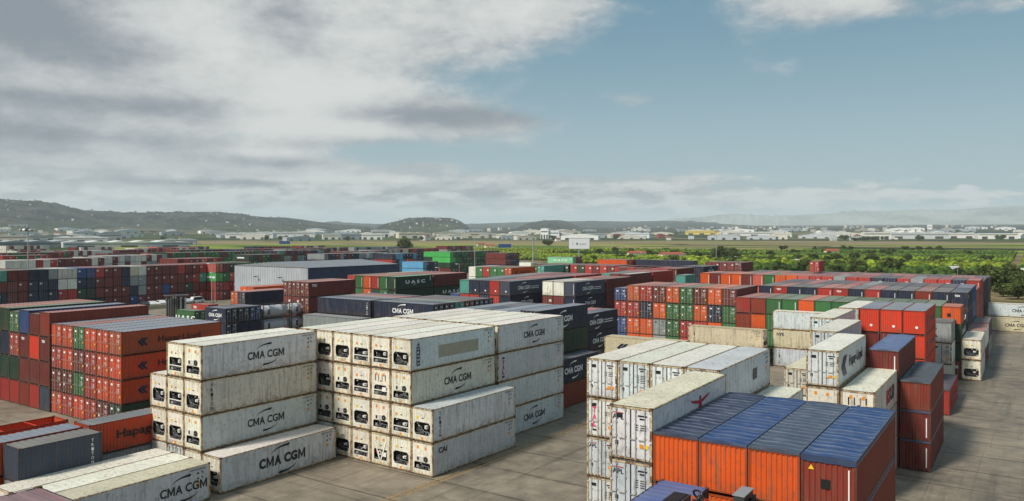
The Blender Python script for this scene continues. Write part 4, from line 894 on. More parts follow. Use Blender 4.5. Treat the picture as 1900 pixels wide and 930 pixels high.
def tarp_mesh(L, h, rr, drop):
    nx, ny = 160, 12; X = np.linspace(-L / 2 + .0, L / 2 - .0, nx); Y = np.linspace(-W2 + .02, W2 - .02, ny); vs = []; bow = L / 17
    ph = [rr.uniform(0, 6) for _ in range(6)]
    for x in X:
        for y in Y:
            t = abs(y) / W2; f = (x + L / 2) / bow
            z = h + .05 + .05 * (1 - t ** 2) - .12 * math.sin(math.pi * (f % 1)) ** .6 * (1 - t ** 8)
            z += (.010 * math.sin(5.1 * x + 2.2 * y + ph[0]) + .007 * math.sin(9 * x + 1.3 * y + ph[1]) + .008 * math.sin(1.1 * x - 3 * y + ph[2])) * (1 - t ** 4)
            vs.append((x, y, z))
    mb = MB(); fs = [(i * ny + j, (i + 1) * ny + j, (i + 1) * ny + j + 1, i * ny + j + 1) for i in range(nx - 1) for j in range(ny - 1)]
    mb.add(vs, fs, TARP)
    def skirt(idx, off):
        top = [vs[i] for i in idx]; n = len(top); bot = [(x + off[0] * (1 + .3 * math.sin(k * .9)), y + off[1] * (1 + .4 * math.sin(k * .9)), h - drop * (1 + .08 * math.sin(k * 1.7 + ph[3]))) for k, (x, y, z) in enumerate(top)]
        mb.add(top + bot, [(i, i + 1, n + i + 1, n + i) for i in range(n - 1)], TARP)
    skirt([i * ny for i in range(nx)], (0, -.015)); skirt([i * ny + ny - 1 for i in range(nx)], (0, .015))
    skirt(list(range(ny)), (-.03, 0)); skirt([(nx - 1) * ny + j for j in range(ny)], (.03, 0))
    return mb.data('tarpaulin', True)
def floor_mesh(L): mb = MB(); mb.box(-L / 2 + .1, L / 2 - .1, -W2 + .1, W2 - .1, .13, .16, DFRAME); return mb
def bow_mesh(L, h):
    mb = MB()
    for i in range(1, 5): x = -L / 2 + i * L / 5; mb.box(x - .03, x + .03, -W2 + .05, W2 - .05, h - .10, h - .05, DFRAME)
    return mb
def build_tank(r):
    L, h = r['L'], r['h']; root = link('tank_container', None, None, (r['x'], r['y'], r['z']), r['rot'])
    link('frame', mesh(('frame tank', L, h), lambda: tank_frame(L, h)), root, color=lin('4a4440'))
    t = link('tank_barrel', cached(('barrel', L, h), lambda: barrel_mesh(L, h)), root, color=lin('b9bcc2'))
    link('ladder', mesh(('tank ladder', L, h), lambda: ladder_mesh(L, h)), root)
    return root
def tank_frame(L, h):
    mb = MB(); castings(mb, L, h, DFRAME); a = L / 2
    for sx in (-1, 1):
        for sy in (-1, 1):
            x0, x1 = sorted((sx * (a - .005), sx * (a - .12))); y0, y1 = sorted((sy * (W2 - .005), sy * (W2 - .12)))
            mb.box(x0, x1, y0, y1, .118, h - .118, DFRAME)
        for z in (.03, h - .12): x0, x1 = sorted((sx * (a - .01), sx * (a - .1))); mb.box(x0, x1, -W2 + .17, W2 - .17, z, z + .09, DFRAME)
        for sy in (-1, 1): mb.cyl((sx * (a - .06), sy * (W2 - .1), .15), (sx * (a - .06), sy * .35, h - .15), .04, DFRAME, 6)
    for sy in (-1, 1):
        for z in (.03, h - .1): y0, y1 = sorted((sy * (W2 - .01), sy * (W2 - .08))); mb.box(-a + .18, a - .18, y0, y1, z, z + .08, DFRAME)
    return mb
def barrel_mesh(L, h):
    mb = MB(); a = L / 2 - .35; zc = h / 2; rd = 1.12; n = 28; prof = [(-a - .2, .0), (-a - .17, .5), (-a, .95), (-a + .25, rd), (-a + 1.2, rd), (-a + 1.22, rd + .02), (-a + 1.32, rd + .02), (-a + 1.34, rd), (a - 1.34, rd), (a - 1.32, rd + .02), (a - 1.22, rd + .02), (a - 1.2, rd), (a - .25, rd), (a, .95), (a + .17, .5), (a + .2, 0)]
    vs = [(x, q * math.cos(2 * math.pi * i / n), zc + q * math.sin(2 * math.pi * i / n)) for x, q in prof for i in range(n)]
    fs = [(j * n + i, j * n + (i + 1) % n, (j + 1) * n + (i + 1) % n, (j + 1) * n + i) for j in range(len(prof) - 1) for i in range(n)]
    mb.add(vs, fs, WPAINT); mb.cyl((0, 0, zc + rd - .05), (0, 0, zc + rd + .12), .28, DARKM, 14)
    mb.box(-1.9, -1.5, -rd - .02, -rd + .1, zc - .5, zc + .45, DARKM)
    return mb.data('tank barrel', True)
def ladder_mesh(L, h):
    mb = MB()
    for y in (-.2, .2): mb.cyl((-L / 2 + .05, y + .6, .1), (-L / 2 + .05, y + .6, h - .1), .02, ALU, 6)
    for k in range(7): mb.cyl((-L / 2 + .05, .4, .3 + k * .3), (-L / 2 + .05, .8, .3 + k * .3), .015, ALU, 5)
    return mb
labels = {}
for r in SINGLE + HIDDEN:
    if r['kind'] == 'tank': o = build_tank(r)
    else: o = build_dry(r, 0 if r['a'] > 1500 else 1 if r['a'] > 420 else 2)
    tag(o, r['label'], 'container' if r['kind'] != 'reefer' else 'refrigerated container', r['group'])
    labels.setdefault(r['label'], []).append(o)
for k_, v_ in labels.items():
    if len(v_) > 1: print('DUPLICATE LABEL', k_, len(v_))
    if len(k_.replace(',', '').split()) > 16: print('LONG LABEL', k_)
# everything smaller in the view: one far mass of boxes
def far_mass(recs):
    vs = []; fs = []; cl = []
    def q(p, c): b = len(vs); vs.extend(p); fs.append([b, b + 1, b + 2, b + 3]); cl.append(c)
    for r in recs:
        cc, ss = math.cos(r['rot']), math.sin(r['rot']); c = jit(PAL[r['c']], rnd, .12); rc = roofcol(r)
        if r['kind'] in ('reefer', 'tank'): rc = lin('cfcabc')
        def W(x, y, z): return (r['x'] + cc * x - ss * y, r['y'] + ss * x + cc * y, r['z'] + z)
        a, b, h = r['L'] / 2 - .03, W2 - .03, r['h'] - .04
        q([W(-a, -b, h), W(a, -b, h), W(a, b, h), W(-a, b, h)], rc)
        dk = tuple(x * .55 for x in c); rods = [tuple(min(1, x * 1.0 + .18) for x in c)]
        for s_ in (-1, 1):                                        # long sides: ribs as real steps
            n = 24 if r['L'] > 8 else 12
            for i in range(n):
                x0 = -a + 2 * a * i / n; x1 = -a + 2 * a * (i + 1) / n; xm = (x0 + x1) / 2
                q([W(x0, s_ * b, .1), W(xm, s_ * b, .1), W(xm, s_ * b, h), W(x0, s_ * b, h)], c); q([W(xm, s_ * (b - .05), .1), W(x1, s_ * (b - .05), .1), W(x1, s_ * (b - .05), h), W(xm, s_ * (b - .05), h)], c)
            q([W(s_ * a, -b, .1), W(s_ * a, b, .1), W(s_ * a, b, h), W(s_ * a, -b, h)], c)
            for y in (-.8, -.3, .3, .8): q([W(s_ * (a + .03), y - .025, .12), W(s_ * (a + .03), y + .025, .12), W(s_ * (a + .03), y + .025, h), W(s_ * (a + .03), y - .025, h)], rods[0])
            if rnd.random() < .5: q([W(s_ * (a + .04), -.9, h * .62), W(s_ * (a + .04), -.35, h * .62), W(s_ * (a + .04), -.35, h * .78), W(s_ * (a + .04), -.9, h * .78)], (.6, .6, .58))
    me = bpy.data.meshes.new('far containers'); me.from_pydata(vs, [], fs); me.materials.append(FARP)
    at_ = me.color_attributes.new('tint', 'FLOAT_COLOR', 'CORNER')
    arr = np.ones((len(fs), 4, 4), 'f'); arr[:, :, :3] = np.array(cl)[:, None, :]; at_.data.foreach_set('color', arr.ravel())
    return me
fm = link('far_containers', far_mass(REST)); tag(fm, 'mass of small distant containers stacked across the far side of the yard', None, None, 'stuff')
print('containers', len(RECS), 'shown', len(order), 'smallest single', SINGLE[-1]['a'])
# ---------------------------------------------------------------- the lie of the land
def interp(px, pts): return np.interp(px, [p[0] for p in pts], [p[1] for p in pts])
RIDGES = [   # (distance, depth, silhouette in photo pixels)
    (6300., 1300., [(-700, 392), (-300, 384), (0, 380), (40, 382), (80, 384), (110, 388), (160, 396), (210, 398), (250, 401), (300, 400), (345, 398), (400, 397), (440, 400), (490, 404), (530, 405), (570, 410), (620, 417), (680, 421), (740, 440), (2500, 440)]),
    (5600., 700., [(-700, 440), (680, 440), (705, 420), (730, 413), (760, 407), (800, 404), (838, 405), (852, 409), (866, 418), (885, 440), (2500, 440)]),
    (6600., 800., [(-700, 440), (940, 440), (965, 420), (985, 414), (1010, 410), (1040, 409), (1056, 413), (1075, 421), (1110, 440), (2500, 440)]),
    (10500., 2000., [(-700, 420), (560, 416), (620, 413), (700, 416), (860, 416), (960, 413), (1040, 412), (1100, 410), (1170, 412), (1240, 411), (1320, 415), (1420, 421), (1550, 425), (1700, 420), (1900, 423), (2500, 420)]),
    (17500., 3000., [(-700, 421), (900, 421), (1150, 415), (1220, 411), (1280, 406), (1330, 401), (1370, 399), (1420, 403), (1480, 402), (1540, 400), (1600, 397), (1680, 395), (1760, 397), (1820, 393), (1860, 391), (1905, 391), (2100, 389), (2500, 386)]),
]
def height(x, y):
    x = np.asarray(x, float); y = np.asarray(y, float); d = np.hypot(x, y); yy = np.maximum(y, 1.0)
    px = 950 + F * x / yy; front = np.clip((y / np.maximum(d, 1) - .45) / .15, 0, 1)
    z = np.where(d > 700, (d - 700) * .0042, 0) + np.where(d > 2500, (d - 2500) * .0115, 0)
    nz = .5 * np.sin(x * .0041 + 1.3 * np.sin(y * .0031)) + .3 * np.sin(y * .0093 + x * .0071 + 1.1) + .2 * np.sin(x * .021 - y * .017) + .14 * np.sin(x * .043 + y * .013) + .16 * np.sin(x * .11 + 2 * np.sin(y * .05)) * np.sin(x * .071 + .7)
    for D, w, pts in RIDGES:
        hgt = (HY - interp(px, pts)) * D / F + CH
        f = np.exp(-((d - D) / w) ** 2)
        z = np.maximum(z, np.maximum(hgt, 0) * f * (1 + .085 * nz * np.where(np.abs(d - D) < w * .2, .35, 1.6)) * front)
    return z
def terrain():
    az_ = np.radians(np.concatenate([np.linspace(-41, 41, 1000), np.linspace(44, 316, 60)]))
    rad = np.concatenate([[1, 60, 150, 300, 430, 560, 700], np.geomspace(760, 21500, 210)])
    A_, R_ = np.meshgrid(az_, rad); X = np.sin(A_) * R_; Y = np.cos(A_) * R_; Z = height(X, Y)
    v = np.stack([X, Y, Z], -1).reshape(-1, 3); na, nr = len(az_), len(rad); fs = []
    i = np.arange(nr - 1)[:, None]; j = np.arange(na)[None, :]; j2 = (j + 1) % na
    q = np.stack(np.broadcast_arrays(i * na + j, i * na + j2, (i + 1) * na + j2, (i + 1) * na + j), -1).reshape(-1, 4)
    me = bpy.data.meshes.new('terrain'); me.vertices.add(len(v)); me.vertices.foreach_set('co', v.ravel())
    me.loops.add(q.size); me.loops.foreach_set('vertex_index', q.ravel()); me.polygons.add(len(q))
    me.polygons.foreach_set('loop_start', np.arange(0, q.size, 4)); me.polygons.foreach_set('loop_total', np.full(len(q), 4)); me.polygons.foreach_set('use_smooth', np.ones(len(q), bool))
    me.update(calc_edges=True); me.materials.append(LAND); return me
def land(g, b):
    p = g.n('ShaderNodeNewGeometry').outputs['Position']; x, y, z = g.sep(p); d = g.v('LENGTH', g.comb(x, y, 0.0))
    q = g.v('MULTIPLY', p, (1 / 330.0, 1 / 210.0, 0.0)); vo = g.n('ShaderNodeTexVoronoi', feature='F1', distance='MANHATTAN'); g.put(vo.inputs['Vector'], q); vo.inputs['Scale'].default_value = 1.0
    r = g.n('ShaderNodeValToRGB'); g.put(r.inputs[0], g.sep(vo.outputs['Color'])[0]); e = r.color_ramp.elements; r.color_ramp.interpolation = 'CONSTANT'
    e[0].position = 0; e[0].color = (*lin('353f22'), 1); e[1].position = .3; e[1].color = (*lin('4b5728'), 1)
    for pos, c in ((.42, '38431f'), (.6, '857556'), (.72, '4c5a28'), (.86, '6f6a48')): k = e.new(pos); k.color = (*lin(c), 1)
    n = g.noise(p, .02, 6, .65); rows_ = g.noise(g.v('MULTIPLY', p, (.004, .12, 0)), 1.0, 3, .6)
    c = g.mix(1.0, r.outputs[0], g.comb(*[g.m('ADD', g.m('MULTIPLY', n, .9), .5)] * 3), 'MULTIPLY')
    c = g.mix(g.ramp(rows_, .45, .7, 0, .55), c, (*lin('2a351b'), 1))
    a_ = R(YR); uu = g.m('ADD', g.m('MULTIPLY', x, math.sin(a_)), g.m('MULTIPLY', y, math.cos(a_))); ww = g.m('SUBTRACT', g.m('MULTIPLY', x, math.cos(a_)), g.m('MULTIPLY', y, math.sin(a_)))
    wn_ = g.n('ShaderNodeTexWhiteNoise', noise_dimensions='2D'); g.put(wn_.inputs['Vector'], g.comb(g.m('FLOOR', g.m('DIVIDE', uu, 74.0)), g.m('FLOOR', g.m('DIVIDE', ww, 260.0)), 0.0))
    r2_ = g.n('ShaderNodeValToRGB'); g.put(r2_.inputs[0], wn_.outputs['Value']); r2_.color_ramp.interpolation = 'CONSTANT'; e2 = r2_.color_ramp.elements
    e2[0].position = 0; e2[0].color = (*lin('8c9c3c'), 1); e2[1].position = .25; e2[1].color = (*lin('39471f'), 1)
    for pos, cq in ((.42, 'a09a4c'), (.55, '60752c'), (.7, 'a08a66'), (.82, '2e3a1d')): k_ = e2.new(pos); k_.color = (*lin(cq), 1)
    rowt = g.noise(g.comb(g.m('MULTIPLY', uu, .18), g.m('MULTIPLY', ww, .012), 0.0), 1.0, 4, .7)
    strips = g.mix(g.ramp(rowt, .45, .6, 0, .6), r2_.outputs[0], (*lin('34441e'), 1))
    c = g.mix(g.m('MULTIPLY', g.ramp(d, 820, 900), g.ramp(d, 1750, 2100, 1, 0)), c, strips)
    near = g.ramp(d, 860, 960, 1, 0); c = g.mix(near, c, g.mix(g.ramp(g.noise(p, .03, 5, .7), .4, .6), (*lin('5f5a3a'), 1), (*lin('8f7c5c'), 1)))
    brown = g.m('MULTIPLY', g.ramp(d, 1450, 1550), g.ramp(d, 1900, 2200, 1, 0)); c = g.mix(g.m('MULTIPLY', brown, g.ramp(g.noise(g.v('MULTIPLY', p, (.0016, .006, 0)), 1, 3), .4, .5)), c, (*lin('8d7c60'), 1))
    hill = g.m('MAXIMUM', g.ramp(g.m('SUBTRACT', z, g.m('MULTIPLY', d, .014)), 5, 30), g.ramp(d, 3500, 6000))
    scrub = g.mix(g.ramp(g.noise(p, .006, 9, .72), .42, .6), (*lin('1a1c1b'), 1), (*lin('4a4843'), 1)); scrub = g.mix(g.ramp(g.noise(p, .018, 6, .7), .56, .72), scrub, (*lin('7d7560'), 1)); scrub = g.mix(g.m('MULTIPLY', g.ramp(d, 9000, 14000), g.ramp(g.noise(p, .0012, 7, .65), .3, .6, .5, 1)), scrub, (*lin('a6a8a0'), 1))  # far mountains paled with distance, haze put into the ground colour
    c = g.mix(hill, c, scrub); g.put(b.inputs['Base Color'], c); b.inputs['Roughness'].default_value = .95; b.inputs['Specular IOR Level'].default_value = .1
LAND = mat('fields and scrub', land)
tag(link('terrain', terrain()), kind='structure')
# ---- the concrete yard
def concrete(g, b):
    p = g.n('ShaderNodeNewGeometry').outputs['Position']; a = R(YL)
    x, y, z = g.sep(p)
    u = g.m('ADD', g.m('MULTIPLY', x, math.sin(a)), g.m('MULTIPLY', y, math.cos(a))); w = g.m('SUBTRACT', g.m('MULTIPLY', x, math.cos(a)), g.m('MULTIPLY', y, math.sin(a)))
    wob = g.m('MULTIPLY', g.m('SUBTRACT', g.noise(p, .12, 4), .5), .45)
    def joint(t, s, wd, off):
        f = g.m('FRACT', g.m('DIVIDE', g.m('ADD', g.m('ADD', t, wob), off), s)); e = g.m('MULTIPLY', g.m('ABSOLUTE', g.m('SUBTRACT', f, .5)), s)
        return g.ramp(e, s / 2 - wd, s / 2 - wd * .4)
    j = g.m('MAXIMUM', joint(u, 5.7, .17, 1.1), g.m('MULTIPLY', joint(w, 12.3, .10, .4), .7)); j = g.m('MULTIPLY', j, g.ramp(g.noise(p, .13, 5, .7), .33, .55, .2, 1))
    su = g.m('FLOOR', g.m('DIVIDE', g.m('ADD', u, 1.1 + 2.6 * 0), 5.2)); sw = g.m('FLOOR', g.m('DIVIDE', g.m('ADD', w, .4), 6.4))
    wn = g.n('ShaderNodeTexWhiteNoise', noise_dimensions='2D'); g.put(wn.inputs['Vector'], g.comb(su, sw, 0.0))
    big = g.noise(p, .06, 5, .6); mid = g.noise(p, .5, 6, .68); fine = g.noise(p, 6, 5, .7)
    streak = g.noise(g.comb(g.m('MULTIPLY', u, .05), g.m('MULTIPLY', w, .9), 0.0), 1.0, 5, .65); streak2 = g.noise(g.comb(g.m('MULTIPLY', u, .8), g.m('MULTIPLY', w, .04), 2.0), 1.0, 5, .65)
    v = g.m('ADD', g.m('ADD', g.m('MULTIPLY', big, .55), g.m('MULTIPLY', mid, .6)), g.m('MULTIPLY', fine, .18)); v = g.m('ADD', v, g.m('MULTIPLY', wn.outputs['Value'], .05))
    c = g.mix(g.ramp(v, .35, 1.05), (*lin('564e44'), 1), (*lin('a29683'), 1))
    c = g.mix(g.m('MULTIPLY', g.ramp(streak, .50, .75), .4), c, (*lin('37322e'), 1)); c = g.mix(g.m('MULTIPLY', g.ramp(streak2, .52, .72), .5), c, (*lin('3a352f'), 1))
    trk = g.noise(g.comb(g.m('MULTIPLY', g.m('ADD', u, g.m('MULTIPLY', g.noise(p, .05, 2), 6.0)), .03), g.m('MULTIPLY', w, 2.6), 7.0), 1.0, 3, .5); c = g.mix(g.m('MULTIPLY', g.ramp(trk, .62, .72), .2), c, (*lin('2b2724'), 1))
    oil = g.ramp(g.noise(p, .35, 3, .5), .68, .76); c = g.mix(g.m('MULTIPLY', oil, .55), c, (*lin('2a2622'), 1))
    ck = g.n('ShaderNodeTexVoronoi', feature='DISTANCE_TO_EDGE'); g.put(ck.inputs['Vector'], g.v('ADD', p, g.v('SCALE', g.noise(p, .5, 4, out=1), None, 2.5))); ck.inputs['Scale'].default_value = .13
    crack = g.m('MULTIPLY', g.ramp(ck.outputs['Distance'], .003, .009, 1, 0), g.ramp(g.noise(p, .04, 3), .5, .62)); c = g.mix(g.m('MULTIPLY', crack, .35), c, (*lin('2b2622'), 1))
    c = g.mix(g.m('MULTIPLY', g.ramp(g.noise(p, .9, 7, .7), .60, .70), .4), c, (*lin('b0a99b'), 1))
    c = g.mix(g.m('MULTIPLY', j, .6), c, (*lin('26221e'), 1))
    g.put(b.inputs['Base Color'], c); g.put(b.inputs['Roughness'], g.ramp(mid, .3, .7, .55, .85)); bump(g, b, g.m('ADD', fine, g.m('MULTIPLY', j, -1.0)), .5, .02)
CONC = mat('worn concrete slabs', concrete)
mb = MB(); mb.poly([(-520, -120, .01), (165, -120, .01), (175, 205, .01), (62, 350, .01), (40, 470, .01), (-60, 960, .01), (-700, 960, .01)], CONC)
tag(link('yard_pavement', mb.data('yard pavement')), kind='structure')
def yel(g, b):
    p = g.n('ShaderNodeNewGeometry').outputs['Position']; n = g.ramp(g.noise(p, 2.5, 6, .7), .36, .54)
    g.put(b.inputs['Base Color'], g.mix(n, (*lin('6b6152'), 1), (*lin('b98a2c'), 1))); b.inputs['Roughness'].default_value = .7
YEL = mat('worn yellow road paint', yel)
U_, V_ = uv(35.6)
for v0 in (.35, .95):
    mb = MB(); p0 = Lo + V_ * v0 - U_ * 26; p1 = Lo + V_ * (v0 + .6) + U_ * 62; p0b = p0 + V_ * .13; p1b = p1 + V_ * .13
    mb.poly([(p0.x, p0.y, .016), (p0b.x, p0b.y, .016), (p1b.x, p1b.y, .016), (p1.x, p1.y, .016)], YEL); tag(link('lane_marking', mb.data('lane marking')), kind='structure')

# ---------------------------------------------------------------- vegetation
def leafm(name, c1, c2):
    def f(g, b):
        oi = g.n('ShaderNodeObjectInfo'); p = g.n('ShaderNodeNewGeometry').outputs['Position']
        a = g.n('ShaderNodeAttribute', attribute_name='tint').outputs['Color']
        n = g.ramp(g.noise(p, .35, 6, .7), .35, .65); c = g.mix(n, (*lin(c1), 1), (*lin(c2), 1))
        c = g.mix(1.0, c, a, 'MULTIPLY'); g.put(b.inputs['Base Color'], c); b.inputs['Roughness'].default_value = .8; b.inputs['Specular IOR Level'].default_value = .15
    return mat(name, f)
LEAF = leafm('tree leaves', '2f3d1c', '66703a'); ORCH = leafm('orchard leaves', '34441a', '6f7c30')
BARK = plain('bark', '4a3d30', .9)
def tint_mesh(name, v, f, tint, m):
    me = bpy.data.meshes.new(name); me.vertices.add(len(v)); me.vertices.foreach_set('co', np.asarray(v, 'f').ravel()); f = np.asarray(f); k = f.shape[1]
    me.loops.add(f.size); me.loops.foreach_set('vertex_index', f.ravel()); me.polygons.add(len(f))
    me.polygons.foreach_set('loop_start', np.arange(0, f.size, k)); me.polygons.foreach_set('loop_total', np.full(len(f), k)); me.update(calc_edges=True)
    at_ = me.color_attributes.new('tint', 'FLOAT_COLOR', 'CORNER'); arr = np.ones((len(f), k, 4), 'f'); arr[:, :, :3] = np.asarray(tint)[:, None, :]; at_.data.foreach_set('color', arr.ravel())
    me.materials.append(m); return me
nr_ = np.random.RandomState(5)
def crown_mesh(seed, n=4600, tall=1.0):
    """unit crown (height 1, radius .5) of small leaf sprays gathered in uneven clumps"""
    q = np.random.RandomState(seed); K = 32; C = q.normal(size=(K, 3)); C /= np.linalg.norm(C, axis=1)[:, None]; C *= (q.uniform(.3, 1, K) ** .5)[:, None] * np.array([.38, .38, .36]); C[:, 2] += .54
    rad_ = q.uniform(.09, .2, K); br = q.uniform(.6, 1.35, K)
    k = q.randint(0, K, n); D_ = q.normal(size=(n, 3)); D_ /= np.linalg.norm(D_, axis=1)[:, None]; P_ = C[k] + D_ * rad_[k, None] * q.uniform(.5, 1.05, n)[:, None]
    s = q.uniform(.018, .045, n); a = q.normal(size=(n, 3)); a /= np.linalg.norm(a, axis=1)[:, None]; b_ = np.cross(a, q.normal(size=(n, 3))); b_ /= np.linalg.norm(b_, axis=1)[:, None]
    V4 = np.stack([P_ - a * s[:, None], P_ + b_ * s[:, None] * .7, P_ + a * s[:, None], P_ - b_ * s[:, None] * .7], 1).reshape(-1, 3); Fx = np.arange(4 * n).reshape(n, 4)
    t = (br[k] * q.uniform(.75, 1.25, n))[:, None] * np.array([1, 1, 1]); return tint_mesh('crown', V4, Fx, t, LEAF)
CROWNS = [crown_mesh(s) for s in (1, 2, 3)]
def trunk_mesh():
    mb = MB(); mb.cyl((0, 0, 0), (0.01, 0, .42), .035, BARK, 8, .022); r = random.Random(2)
    for k in range(6): a = k * 1.05; mb.cyl((0.01, 0, .3 + .02 * k), (.24 * math.cos(a), .24 * math.sin(a), .55 + .06 * (k % 3)), .016, BARK, 6, .005)
    return mb.data('trunk')
TRUNK = trunk_mesh()
def tree(x, y, h, w, label, group=None, name='tree'):
    o = link(name, None, None, (x, y, float(height(x, y)))); r = random.Random(int(x * 7 + y)); o.rotation_euler = (0, 0, r.uniform(0, 6)); tag(o, label, 'tree', group)
    t = link('trunk', TRUNK, o); t.scale = (h, h, h); c = link('crown', CROWNS[r.randrange(3)], o); c.scale = (w, w, h); return o
def tpx(px, py, hpx, wpx, label, group=None, name='tree', d=None):
    if d is None: p = at(px, py, 0)
    else: p = Vector(((px - 950) * d / F, d))
    k = p.y / F; return tree(p.x, p.y, hpx * k, wpx * k, label, group, name)
tpx(752, 461, 27, 34, 'broad dark green tree standing alone above the pale container rows', d=900)
tpx(1016, 451, 12, 26, 'low domed dark tree beside the white factory blocks', d=1300)
tpx(1333, 484, 30, 30, 'dark tree behind the tall light mast in the orchards', d=600)
tpx(1657, 507, 26, 40, 'dark round tree beside the long white trailer')
tpx(1676, 500, 20, 26, 'olive grey tree just behind the dark round tree')
tpx(1630, 500, 14, 30, 'yellowish bushy tree behind the white trailer')
tpx(1729, 494, 14, 22, 'small grey green tree at the sandy patch')
tpx(1760, 506, 16, 34, 'low dark tree past the sandy patch')
tpx(1700, 512, 14, 30, 'bright green shrub like tree close to the roof field')
tpx(1838, 540, 50, 62, 'tall dark tree at the end of the road')
tpx(1874, 524, 36, 52, 'wide dark tree behind the tall one at the end of the road')
tpx(1800, 528, 26, 46, 'bushy tree between the lamp and the tall dark tree')
tpx(1889, 556, 36, 60, 'broad dark tree above the pale container pair')
tpx(1862, 551, 26, 40, 'low tree above the pale container pair, nearer the roof field')
for i_, (px_, py_, h_, w_) in enumerate(((1850, 534, 30, 40), (1865, 540, 30, 44), (1885, 536, 34, 44), (1905, 545, 34, 50), (1842, 520, 22, 36), (1822, 516, 20, 34), (1895, 524, 24, 40), (1780, 512, 16, 30), (1812, 524, 18, 30))): tpx(px_, py_, h_, w_, 'dense shrub like tree in the dark clump above the pale pair', 'trees of the dark clump above the pale pair')
tpx(1925, 548, 44, 60, 'dark tree cut by the picture edge above the pale containers')
tpx(1470, 498, 14, 18, 'pointed light green tree among the orchard rows', d=480)
for i, (px, py, hh, ww) in enumerate([(1560, 494, 12, 22), (1590, 500, 10, 26), (1435, 492, 14, 26), (1405, 496, 16, 24), (1380, 494, 14, 26), (1445, 502, 13, 20), (1740, 516, 15, 30), (1620, 510, 10, 28), (1780, 498, 14, 30), (1820, 506, 14, 28), (1860, 500, 12, 24), (1300, 488, 10, 22), (1250, 484, 12, 22), (1215, 486, 10, 20), (1150, 482, 12, 20), (1100, 486, 12, 22), (1075, 484, 10, 18), (960, 482, 12, 20), (935, 480, 12, 18), (908, 476, 12, 20)]):
    tpx(px, py, hh, ww, 'scattered green tree along the near edge of the orchards', 'trees along the near edge of the orchards')
for i in range(46):
    px = rnd.uniform(60, 1880); d = rnd.uniform(1700, 3600); k = d / F
    tree((px - 950) * k, d, rnd.uniform(9, 16), rnd.uniform(14, 34), 'small dark tree among the distant warehouses', 'dark trees among the distant warehouses')
for i in range(95):
    px = rnd.triangular(1000, 1900, 1600); d = rnd.uniform(400, 980); k = d / F; x_ = (px - 950) * k
    if x_ < 70 and d < 600: continue
    tree(x_, d, rnd.uniform(3.5, 8), rnd.uniform(5, 13), 'uneven green tree standing among the orchard plots', 'trees standing among the orchard plots')
def ico():
    t = (1 + 5 ** .5) / 2; v = np.array([(-1, t, 0), (1, t, 0), (-1, -t, 0), (1, -t, 0), (0, -1, t), (0, 1, t), (0, -1, -t), (0, 1, -t), (t, 0, -1), (t, 0, 1), (-t, 0, -1), (-t, 0, 1)], float); v /= np.linalg.norm(v[0])
    f = np.array([(0, 11, 5), (0, 5, 1), (0, 1, 7), (0, 7, 10), (0, 10, 11), (1, 5, 9), (5, 11, 4), (11, 10, 2), (10, 7, 6), (7, 1, 8), (3, 9, 4), (3, 4, 2), (3, 2, 6), (3, 6, 8), (3, 8, 9), (4, 9, 5), (2, 4, 11), (6, 2, 10), (8, 6, 7), (9, 8, 1)])
    return v, f
def orchard():
    iv, jf = ico(); P_ = []; S_ = []; T_ = []; a = R(YR); su, cu = math.sin(a), math.cos(a)
    cols_ = [(1.35, 1.45, .8), (.7, .85, .8), (.38, .5, .55), (1.6, 1.6, .75), (.85, 1.0, .8), (.5, .65, .65), (1.3, 1.15, .8)]
    rr = np.random.RandomState(3)
    def plot(i, j): q = random.Random(i * 7919 + j * 104729 + 5); return q.random(), q.choice(cols_), q.random()
    for u in np.arange(250, 1650, 5.6):
        for v in np.arange(-1250, 900, 3.4):
            x = su * u + cu * v; y = cu * u - su * v; d = math.hypot(x, y)
            if y < 300 or d > 980 or d < 330: continue
            px = 950 + F * x / y
            if px < 380 or px > 2010: continue
            py = HY + F * CH / y
            if px < 860 and y < 900: continue
            if px < 1080 and y < 620: continue
            if x < 120 and y < 560: continue
            if d > 850 and rr.rand() < .3: continue
            k, c, gr = plot(int((u + 4000) // 52), int((v + 4000) // 210))
            if k < .16: continue
            if (v + 4000) % 210 < 6 or (u + 4000) % 52 < 8 or rr.rand() < .05: continue
            if d < 470 and (rr.rand() < .6 or 1540 < px < 1645 or 1465 < px < 1500 or 1870 < px < 1905): continue
            P_.append((x + rr.uniform(-.6, .6), y + rr.uniform(-.6, .6), 0)); s = rr.uniform(1.5, 2.3) * (1 if gr > .3 else .75) * (1.5 if d < 560 and rr.rand() < .35 else 1); S_.append((s * 1.15, s * 1.15, s * .95)); T_.append(np.array(c) * rr.uniform(.75, 1.25))
    P_ = np.array(P_); S_ = np.array(S_); T_ = np.array(T_); P_[:, 2] = height(P_[:, 0], P_[:, 1]) + S_[:, 2] * .9; n = len(P_)
    V3 = iv[None] * S_[:, None, :] * rr.uniform(.72, 1.22, (n, 12, 1)) + P_[:, None, :]; Fx = jf[None] + 12 * np.arange(n)[:, None, None]
    tt = np.repeat(T_, 20, 0) * rr.uniform(.8, 1.2, (n * 20, 1)); print('orchard bushes', n)
    return tint_mesh('orchard foliage', V3.reshape(-1, 3), Fx.reshape(-1, 3), tt, ORCH)
tag(link('orchard_foliage', orchard()), 'rows of low green orchard bushes filling the plain beyond the yard', None, None, 'stuff')

